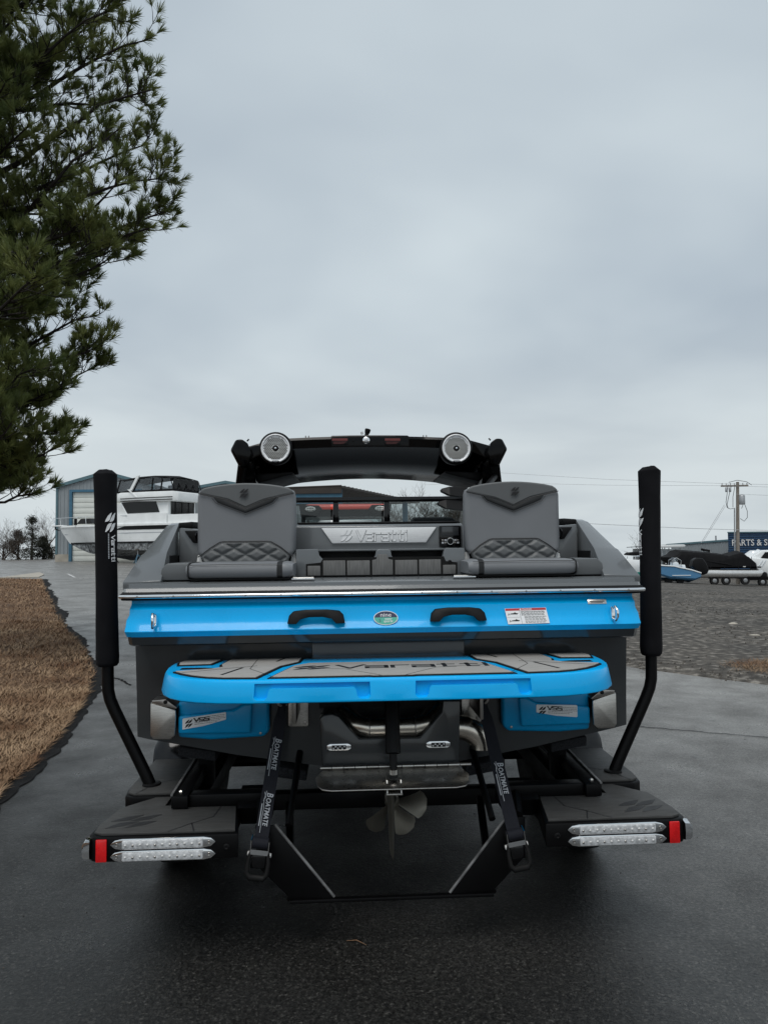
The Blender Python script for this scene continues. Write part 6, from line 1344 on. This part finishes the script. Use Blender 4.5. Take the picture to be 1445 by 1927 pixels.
for pts in (((1368,912),(1366,930),(1364,945),(1366,955),(1372,958),(1378,957)), ((1374,914),(1369,935),(1366,950),(1368,957)), ((1381,913),(1377,935),(1377,955)), ((1399,949),(1404,962),(1404,974),(1398,981),(1391,976)), ((1392,935),(1398,945),(1393,957)), ((1369,908),(1385,904),(1403,907),(1412,913))):
    MB().tube([UP(x, y, -.12) for x, y in pts], .022, 5).build('jumper_cable', BLACK_M, up)
gw = MB().tube([UP(1362,950), UP(1318,1022)], .018, 4).build('guy_wire', GALV, up); MB().tube([UP(1364,952), UP(1322,1020)], .015, 4).build('guy_wire', GALV, up)
for k, (pl_, lb) in enumerate(((((830,897),(930,889),(1140,902),(1361,910),(1500,913)), 'uppermost thin overhead wire crossing to the pole crossarm'), (((800,912),(930,908),(1140,913),(1361,914),(1500,918)), 'second thin overhead wire just below the uppermost'), (((900,972),(1010,980),(1140,987),(1290,994),(1385,997),(1500,999)), 'lowest overhead cable crossing the pole halfway up'), (((1385,930),(1500,934)), 'short overhead wire leaving the pole to the right'))):
    tag(MB().tube([tuple(WY(x, y, Yu - .2)) for x, y in pl_], .020 if k == 2 else .011, 5).build('power_line', GALV), lb, 'wire', 'overhead wires')

# ---------------------------------------------------------------- boats parked on the gravel
def GP(Y, x0): 
    z0 = hgt(x0, Y); return lambda px, py: ((lambda q: (q.x - x0, q.z - z0))(WY(px, py, Y)))
def parked(name, label, px, Y, cat='boat', group='boats parked on the gravel lot'):
    x0 = WY(px, 1100, Y).x; return empty(name, (x0, Y, hgt(x0, Y)), 0, label, cat, group), GP(Y, x0)
def wheel_at(par, x, z, r, y=-.1, w=.2, rim=True):
    t_ = MB().lathe([(r*.6,0),(r*.95,-.02),(r,.03),(r,w-.03),(r*.95,w),(r*.6,w)], (x,y,z), (0,1,0), 20).build('wheel', TYRE, par, smooth=40)
    if rim: MB().lathe([(r*.55,.02),(r*.48,.0),(r*.2,-.01),(0,-.01)], (x,y,z), (0,1,0), 16).build('rim', GALV, t_)
def outboard(par, g, pts, leg, Yo=.9):
    e = MB().loft([[(x, Yo-w, z) for x, z in pl] for pl, w in (([(p[0]*.92 + pts[0][0]*.08, p[1]*.96+pts[0][1]*.04) for p in pts], .28), (pts, .20), (pts, -.20), ([(p[0]*.92 + pts[0][0]*.08, p[1]*.96+pts[0][1]*.04) for p in pts], -.28))]).build('outboard_cowl', BLACK_M, par, bevel=.04, smooth=40)
    MB().loft([[(x-.09, Yo-.1, z), (x+.09, Yo-.1, z), (x+.09, Yo+.1, z), (x-.09, Yo+.1, z)] for x, z in leg]).build('outboard_leg', BLACK_M, par, bevel=.03)
# pontoon under a black cover
pt_, g = parked('covered_pontoon_boat', 'pontoon boat under a black fitted cover with bright silver tubes, on a trailer', 1350, 53)
cov = [g(1262,1049),(g(1275,1043)),(g(1282,1036)),(g(1310,1038)),(g(1362,1043)),(g(1372,1045)),(g(1398,1038)),(g(1408,1048)),(g(1421,1059)),(g(1424,1072)),(g(1340,1072)),(g(1290,1068)),(g(1264,1054))]
covm = MB().loft([[(x, v, z - dz*(1 if z > 2.2 else 0)) for x, z in cov] for v, dz in ((0,.25),(.12,.06),(1.2,-.08),(2.3,.06),(2.45,.25))]).build('boat_cover', CANVAS_B, pt_, smooth=35)
(xa, za), (xb, zb_) = g(1322,1079), g(1437,1083)
for v, nm in ((.25,'pontoon_tube'),(1.25,'pontoon_tube'),(2.2,'pontoon_tube')):
    MB().tube([(xa-1.8,v,za+.02),(xa,v,za),(xb-.3,v,za-.06),(xb,v,za+.0)], [.33,.34,.34,.2], 16).build(nm, PONT, pt_, smooth=60)
MB().box(xa-1.6, xb-.2, .0, 2.45, za+.36, za+.46).build('deck_edge', BLACK_M, pt_); 
(x_, z_), (x2_, z2_) = g(1355,1072), g(1410,1066); MB().box(x_, x2_, -.02, .0, z_+.02, z_+.09).build('accent_stripe', NAVY_W, pt_)
arch_ = MB().tube([(*[g(1330,1036)[0]],1.2,g(1330,1036)[1]-.3),(g(1340,1033)[0],1.2,g(1340,1034)[1]),(g(1358,1045)[0],1.2,g(1358,1045)[1])], .06, 6).build('folded_bimini', GALV, pt_)
MB().loft([[(x, v, z), (x, v, z+.16), (x, v+.25, z+.16), (x, v+.25, z)] for x, v, z in ((g(1333,1034)[0],1.1,g(1333,1036)[1]),(g(1348,1036)[0],1.1,g(1348,1039)[1]))]).build('mast_light', CANVAS_B, pt_)
for px_ in (1285,1310,1335,1362,1388,1410):
    x_, z_ = g(px_,1072); MB().tube([(x_,-.02,z_),(x_+.1,.0,z_+.55),(x_+.3,.25,z_+.95)], .022, 5).build('cover_strap', BLACK_M, pt_)
MB().tube([(g(1282,1039)[0],1.2,g(1282,1040)[1]),(g(1330,1046)[0],.02,g(1330,1056)[1]),(g(1375,1062)[0],-.01,g(1375,1063)[1])], .05, 6).build('cover_fold', CANVAS_B, pt_)
MB().tube([(g(1421,1059)[0],-.01,g(1421,1059)[1]),(g(1425,1072)[0],-.01,g(1425,1072)[1])], .03, 5).build('corner_post', GALV, pt_)
MB().box(g(1397,1066)[0], g(1402,1066)[0], -.03, .0, g(1397,1067)[1], g(1397,1065.5)[1]).build('name_badge', PLASTIC_W, pt_)
tp, g2 = parked('pontoon_trailer', 'black tandem trailer with white wheels carrying the covered pontoon', 1350, 53, 'trailer', 'boat trailers on the gravel lot')
zr_ = .34
for px_ in (1345, 1367, 1403): wheel_at(tp, g2(px_,1099)[0], zr_, .33, .05)
MB().box(g2(1335,1092)[0], g2(1440,1092)[0], .1, .25, .5, .66).build('side_rail', BLACK_M, tp); MB().box(g2(1335,1092)[0], g2(1440,1092)[0], 2.1, 2.25, .5, .66).build('side_rail', BLACK_M, tp)
MB().box(g2(1336,1092)[0], g2(1378,1092)[0], -.02, .3, .70, .76).build('fender', BLACK_M, tp, bevel=.02); MB().box(g2(1390,1093)[0], g2(1404,1093)[0], -.02, .02, .66, .78).build('plate', PLASTIC_W, tp); MB().box(g2(1405,1090)[0], g2(1444,1090)[0], -.0, 2.3, .40, .95).build('winch_frame', BLACK_M, tp, bevel=.1)
# blue bay boat with raised outboard
bb, g = parked('bay_boat', 'blue and white bay boat with tilted black outboard, nearest the guide pole', 1290, 50)
secs = []
for v, k in ((0,.0),(.10,1),(.55,1.0),(1.0,1.06),(1.5,1.0),(1.95,1),(2.05,.0)):
    up_ = 0 if 0 < v < 2 else .05; kd = .22*(1-abs(v-1.02)/1.0) if 0 < v < 2 else -.10
    pts_ = [g(1225,1064),g(1268,1066.5),g(1300,1073),g(1318,1079),g(1319,1087),g(1308,1091),g(1262,1088),g(1228,1078)]
    secs.append([(x, v, z - (kd if n_ in (4,5,6,7) else 0)) for n_, (x, z) in enumerate(pts_)])
MB().loft(secs).build('hull', BLUE_H, bb, smooth=25)
for v in (-.05, 1.98):
    MB().loft([[(x, v, z), (x, v+.12, z), (x, v+.12, z+.09), (x, v, z+.09)] for x, z in (g(1225,1064),g(1268,1066.5),g(1278,1069),g(1300,1073.5),g(1319,1079.5))]).build('gunwale', HULL_W, bb, bevel=.02)
MB().prism([g(1296,1073),g(1318,1079),g(1316,1083),g(1300,1079)], .07, 1.98, 'y').build('transom_deck', HULL_W2, bb)
MB().prism([g(1270,1067),g(1300,1074),g(1300,1077),g(1270,1070)], .15, 1.9, 'y').build('cockpit_deck', HULL_W, bb)
(xa, za), (xb, zb_) = g(1264,1083.5), g(1299,1084); MB().box(xa, xb, -.035, .0, za, za+.045).build('hull_stripe', HULL_W, bb)
MB().prism([g(1273,1068),g(1274,1059),g(1280,1057),g(1285,1060),g(1286,1070)], .75, 1.3, 'y').build('console', HULL_W2, bb, bevel=.04)
MB().prism([g(1273,1059),g(1276,1050),g(1280,1049.5),g(1280,1057)], .78, 1.27, 'y').build('windscreen', VINYL_CLEAR, bb)
for px_, v in ((1271,.7),(1288,.7),(1271,1.35),(1288,1.35)): MB().tube([(g(px_,1069)[0],v,g(px_,1069)[1]),(g(px_+1,1055)[0],v,g(px_+1,1055)[1]),(g(1280,1050)[0],v,g(1280,1050)[1])], .025, 6).build('grab_rail', CHROME, bb)
MB().prism([g(1290,1073),g(1290,1064),g(1294,1063),g(1297,1074)], .5, 1.5, 'y').build('helm_seat', HULL_W, bb, bevel=.03)
cw = [g(1309,1066),g(1311,1055),g(1318,1050),g(1330,1051),g(1337,1060),g(1342,1073),g(1339,1080),g(1331,1083),g(1318,1076)]
outboard(bb, g, cw, [g(1325,1078), g(1319,1084), g(1310,1092), g(1304,1097)])
MB().tube([(*[g(1313,1057)[0]],.66,g(1313,1057)[1]),(g(1330,1055)[0],.66,g(1330,1055)[1]),(g(1337,1070)[0],.66,g(1337,1070)[1])], .02, 5).build('cowl_trim', GALV, bb)
MB().box(g(1312,1077)[0], g(1322,1084)[0], .5, 1.4, g(1310,1089)[1], g(1310,1079)[1]).build('engine_bracket', BLUE_H, bb, bevel=.04)
bt, g2 = parked('bay_boat_trailer', 'galvanised trailer with dark wheels under the blue bay boat', 1290, 50, 'trailer', 'boat trailers on the gravel lot')
for px_ in (1262, 1284): wheel_at(bt, g2(px_,1098)[0], .27, .265, .35, .2, False)
for v in (.12, 1.8): MB().box(g2(1236,1093)[0], g2(1310,1093)[0], v, v+.1, .50, .60).build('side_rail', GALV, bt)
for px_ in (1250, 1280, 1304): MB().box(g2(px_,1093)[0], g2(px_,1093)[0]+.07, .2, 1.8, .5, .58).build('crossmember', GALV, bt); MB().tube([(g2(px_,1093)[0],.3,.55),(g2(px_,1093)[0],.3,.78)], .03, 6).build('bunk_post', GALV, bt)
# centre console with hard top behind, black outboard
cc, g = parked('hardtop_boat', 'white centre console boat with pale hard top behind the guide pole', 1262, 58)
MB().prism([g(1242,1026),g(1290,1024.5),g(1293,1027),g(1290,1030),g(1242,1031)], .3, 2.1, 'y').build('hard_top', HULL_W2, cc, bevel=.04)
for px0, px1 in ((1250,1246),(1262,1268),(1254,1262),(1284,1278)):
    MB().tube([(g(px0,1031)[0],.5,g(px0,1031)[1]),(g((px0+px1)/2+2,1045)[0],.5,g(px0,1045)[1]),(g(px1,1066)[0],.5,g(px1,1066)[1])], .04, 6).build('top_leg', GALV, cc)
MB().loft([[(x, v, z) for x, z in (g(1205,1062),g(1250,1066),g(1254,1082),g(1215,1085))] for v in (0, 2.2)]).build('hull', HULL_W2, cc, bevel=.06)
outboard(cc, g, [g(1251,1060),g(1253,1053),g(1262,1051),g(1269,1053),g(1270,1066),g(1256,1069)], [g(1258,1068), g(1256,1078), g(1251,1092)], .4)
MB().box(g(1252,1060)[0], g(1270,1060)[0], .08, .12, g(1252,1061)[1], g(1252,1059.5)[1]).build('cowl_stripe', HULL_W2, cc)
wheel_at(cc, g(1249,1098)[0], .36, .34, 0, .24); MB().box(g(1205,1092)[0], g(1256,1092)[0], .1, .25, .5, .7).build('trailer_rail', BLACK_M, cc)
# white boat with teal stripe left of the guide pole
wb, g = parked('teal_striped_boat', 'white boat with teal boot stripe between the wake boat and the right guide pole', 1195, 52)
MB().loft([[(x, v, z) for x, z in (g(1165,1052),g(1212,1054),g(1228,1060),g(1222,1083),g(1175,1082))] for v in (0, 2.1)]).build('hull', HULL_W, wb, bevel=.06)
MB().prism([g(1168,1076),g(1223,1077),g(1222,1083.5),g(1172,1082.5)], -.03, .0, 'y').build('boot_stripe', TEAL_H, wb)
MB().prism([g(1186,1043),g(1190,1040),g(1212,1038),g(1214,1042),g(1200,1046),g(1186,1045)], .4, 1.5, 'y').build('bimini_boot', CANVAS_B, wb, bevel=.04)
for px_ in (1180, 1196, 1208): MB().tube([(g(px_,1053)[0],.2,g(px_,1053)[1]),(g(px_+2,1046)[0],.2,g(px_,1046)[1])], .03, 6).build('rail_post', CHROME, wb)
MB().tube([(g(1178,1047)[0],.2,g(1178,1047)[1]),(g(1212,1046)[0],.2,g(1212,1046)[1])], .03, 6).build('rail', CHROME, wb)
for px_ in (1196, 1216): wheel_at(wb, g(px_,1098)[0], .35, .34, 0, .24)
MB().box(g(1165,1092)[0], g(1225,1092)[0], .1, .25, .5, .7).build('trailer_rail', BLACK_M, wb)
# white cruiser at the right edge
wc, g = parked('white_cruiser', 'white cabin cruiser with raked dark window at the right edge', 1432, 57)
MB().loft([[(x, v, z) for x, z in (g(1406,1050),g(1424,1050),g(1500,1056),g(1500,1085),g(1440,1080),g(1416,1072))] for v in (0, 2.4)]).build('hull', HULL_W, wc, bevel=.06)
MB().prism([g(1413,1052),g(1436,1036),g(1500,1034),g(1500,1060),g(1420,1058)], .2, 2.2, 'y').build('cabin', HULL_W, wc, bevel=.05)
MB().prism([g(1428,1057),g(1441,1039),g(1500,1038),g(1500,1060)], .14, .19, 'y').build('cabin_window', BLACK_G, wc)
MB().tube([(g(1420,1040)[0],.4,g(1420,1040)[1]),(g(1430,1035)[0],.4,g(1430,1034)[1]),(g(1437,1037)[0],.4,g(1437,1037)[1])], .04, 6).build('bow_rail', CHROME, wc)
for px_ in (1426,1432): MB().tube([(g(px_,1066)[0],-.03,g(px_,1066)[1]),(g(px_+8,1054)[0],-.03,g(px_+8,1054)[1])], .03, 5).build('hand_rail', CHROME, wc)
wheel_at(wc, g(1436,1098)[0], .35, .34, .1, .24); MB().box(g(1412,1090)[0], g(1500,1090)[0], .1, .3, .5, .75).build('trailer_rail', BLACK_M, wc)
# ================================================================ pine tree at the left
NEEDLE = mat('pine_needles', (.080,.112,.034), .55, var=0, col2=(.20,.225,.075), vs=1.7, detail=6, spec=.3)
_t = NEEDLE.node_tree; _p = _t.nodes['Principled BSDF']; _tl = _t.nodes.new('ShaderNodeBsdfTranslucent'); _mx = _t.nodes.new('ShaderNodeMixShader'); _mx.inputs[0].default_value = .4
_t.links.new(_p.inputs['Base Color'].links[0].from_socket, _tl.inputs[0]); _o = _t.nodes['Material Output']
_t.links.new(_p.outputs[0], _mx.inputs[1]); _t.links.new(_tl.outputs[0], _mx.inputs[2]); _t.links.new(_mx.outputs[0], _o.inputs[0])
PBARK = mat('pine_bark', (.030,.023,.019), .9, var=.4, vs=6, stretch=(3,3,.6), bump=.6, bs=20)
PTWIG = mat('pine_twig', (.014,.011,.009), .85, var=.3)
rp = random.Random(12)
px_t, Yt = -135, 11.6
tb = WY(px_t, 1000, Yt); tb.z = hgt(tb.x, tb.y) + .05
pine = empty('pine_tree', tb, 0, 'big long-needled pine tree filling the upper left beside the driveway', 'tree')
Ht = 13.5
trunk_pts = [Vector((.10*mnoise.noise((k*.6,0,0)), .10*mnoise.noise((0,k*.6,5)), Ht*k/12)) for k in range(13)]
MB().tube(trunk_pts, [.24*(1-.88*k/12)+.015 + (.08 if k == 0 else 0) for k in range(13)], 12).build('trunk', PBARK, pine, smooth=60)
def trunk_at(z):
    k = max(0, min(11.99, z/Ht*12)); i = int(k); return trunk_pts[i].lerp(trunk_pts[i+1], k-i)
limb = MB(); ndl = MB(); NV = ndl.v; NF = ndl.f
def perp(d):
    a = d.cross(Vector((0,0,1))); a = a.normalized() if a.length > .05 else Vector((1,0,0)); return a, a.cross(d).normalized()
def tuft(p, d, size=1.0, n=40):
    a, b = perp(d)
    for i in range(n):
        t = rp.random(); ph = rp.uniform(0, 6.283); sp_ = .18 + 1.05*t*t + .15*rp.random(); L = size*rp.uniform(.13, .215)*(1-.22*t)
        dd = d*math.cos(sp_) + (a*math.cos(ph) + b*math.sin(ph))*math.sin(sp_); dd.z += .10
        o = p - d*rp.uniform(0, .07)*size; w = a*(.0046*math.sin(ph)) - b*(.0046*math.cos(ph)); e = o + dd*L; mdp = o + dd*L*.55 + Vector((0,0,.006))
        k = len(NV); NV.append(tuple(o-w)); NV.append(tuple(o+w)); NV.append(tuple(mdp+w)); NV.append(tuple(e)); NV.append(tuple(mdp-w)); NF.append((k, k+1, k+2, k+3, k+4))
def twig(p, d, L, r):
    pts = [p]; q = p.copy(); dd = d.copy(); n = 4
    for k in range(n):
        dd = (dd + Vector((rp.gauss(0,.13), rp.gauss(0,.13), .13))).normalized(); q = q + dd*L/n; pts.append(q)
    limb.tube(pts, [r*(1-.6*k/n) for k in range(n+1)], 4, cap=False); return pts, dd
def branch(base, tip, r, dens=1.0, subs=None):
    L = (tip-base).length; n = 10; side, up = perp((tip-base).normalized()); sag = L*rp.uniform(.05,.12); wv = rp.uniform(-1,1)*L*.05
    P = []
    for k in range(n+1):
        t = k/n; P.append(base.lerp(tip, t) + Vector((0,0,-sag*math.sin(math.pi*t)*(1.3-.6*t))) + side*wv*math.sin(2*math.pi*t) + Vector((rp.gauss(0,.02), rp.gauss(0,.02), rp.gauss(0,.02))))
    limb.tube(P, [r*(1-.82*k/n) for k in range(n+1)], 6, cap=False)
    m_ = subs or int((7 + L*5.6)*dens)
    for j in range(m_):
        t = 1 - (rp.random()**1.15)*.78; k = min(n-1, int(t*n)); p = P[k].lerp(P[k+1], t*n-k); d0 = (P[k+1]-P[k]).normalized()
        a = rp.choice((-1,1))*rp.uniform(.35,1.15); s2, u2 = perp(d0)
        d1 = (d0*math.cos(a) + s2*math.sin(a) + u2*rp.gauss(.12,.30)).normalized(); l1 = rp.uniform(.28,.85)*(1.15-.6*t)*min(1.25, .55+L*.22)
        pts, de = twig(p, d1, l1, .011*(1.2-.5*t)); tuft(pts[-1], de, rp.uniform(.9,1.2))
        for i in range(rp.choice((2,3,3,4))):
            tt = rp.uniform(.3,.95); kk = min(3, int(tt*4)); pp_ = pts[kk].lerp(pts[kk+1], tt*4-kk); a2 = rp.choice((-1,1))*rp.uniform(.4,1.0); s3, u3 = perp(de)
            d2 = (de*math.cos(a2) + s3*math.sin(a2) + u3*rp.gauss(.15,.35)).normalized(); q3, d3 = twig(pp_, d2, rp.uniform(.10,.30), .006); tuft(q3[-1], d3, rp.uniform(.75,1.1))
    tuft(P[-1], (P[-1]-P[-2]).normalized(), 1.15)
outline = [(60,0,12),(88,12,11),(205,62,11.2),(312,84,11.4),(322,176,11.0),(275,200,12.2),(262,252,10.6),(308,282,11.6),(332,345,11.2),(345,412,11.4),(325,440,10.8),(275,478,11.8),(240,500,10.8),(165,540,11.5),(158,566,12.4),(205,602,11.2),(216,668,11.0),(206,704,11.6),(150,740,10.8),(120,776,12.0),(160,826,11.3),(140,858,10.6),(92,908,11.4),(108,938,10.9),(30,930,12.2)]
for px_, py_, Y_ in outline:
    tip = WY(px_-34, py_-12, Y_) - tb; zb_ = max(2.6, tip.z + rp.uniform(-.9, .5) - (.8 if py_ < 300 else 0)); base = trunk_at(min(Ht-.6, zb_)); branch(base, tip, .035 + .006*(tip-base).length, 1.0)
for k in range(36):
    py_ = -180 + k*31 + rp.uniform(-20,20); lim = 250 if py_ < 480 else 110
    if py_ > 760: lim = 40
    px_ = rp.uniform(-40, lim); Y_ = rp.uniform(9.0, 13.8); tip = WY(px_, py_, Y_) - tb; zb_ = max(2.6, tip.z + rp.uniform(-1.0,.5)); base = trunk_at(min(Ht-.6, zb_)); branch(base, tip, .032 + .005*(tip-base).length, 1.05)
for k in range(26):                                       # the far and left sides of the crown
    z = 3.2 + (Ht-3.6)*k/26; a_ = rp.uniform(R(70), R(290)); L = (3.2 if z < 9 else 3.2*(1-(z-9)/6))*rp.uniform(.8,1.1); base = trunk_at(z)
    branch(base, base + Vector((math.cos(a_)*L, math.sin(a_)*L, rp.uniform(-.2,.7))), .06, .55)
limb.build('branches', PTWIG, pine, fix=False, smooth=0)
tag(ndl.build('crown', NEEDLE, pine, fix=False, smooth=0), kind='stuff')
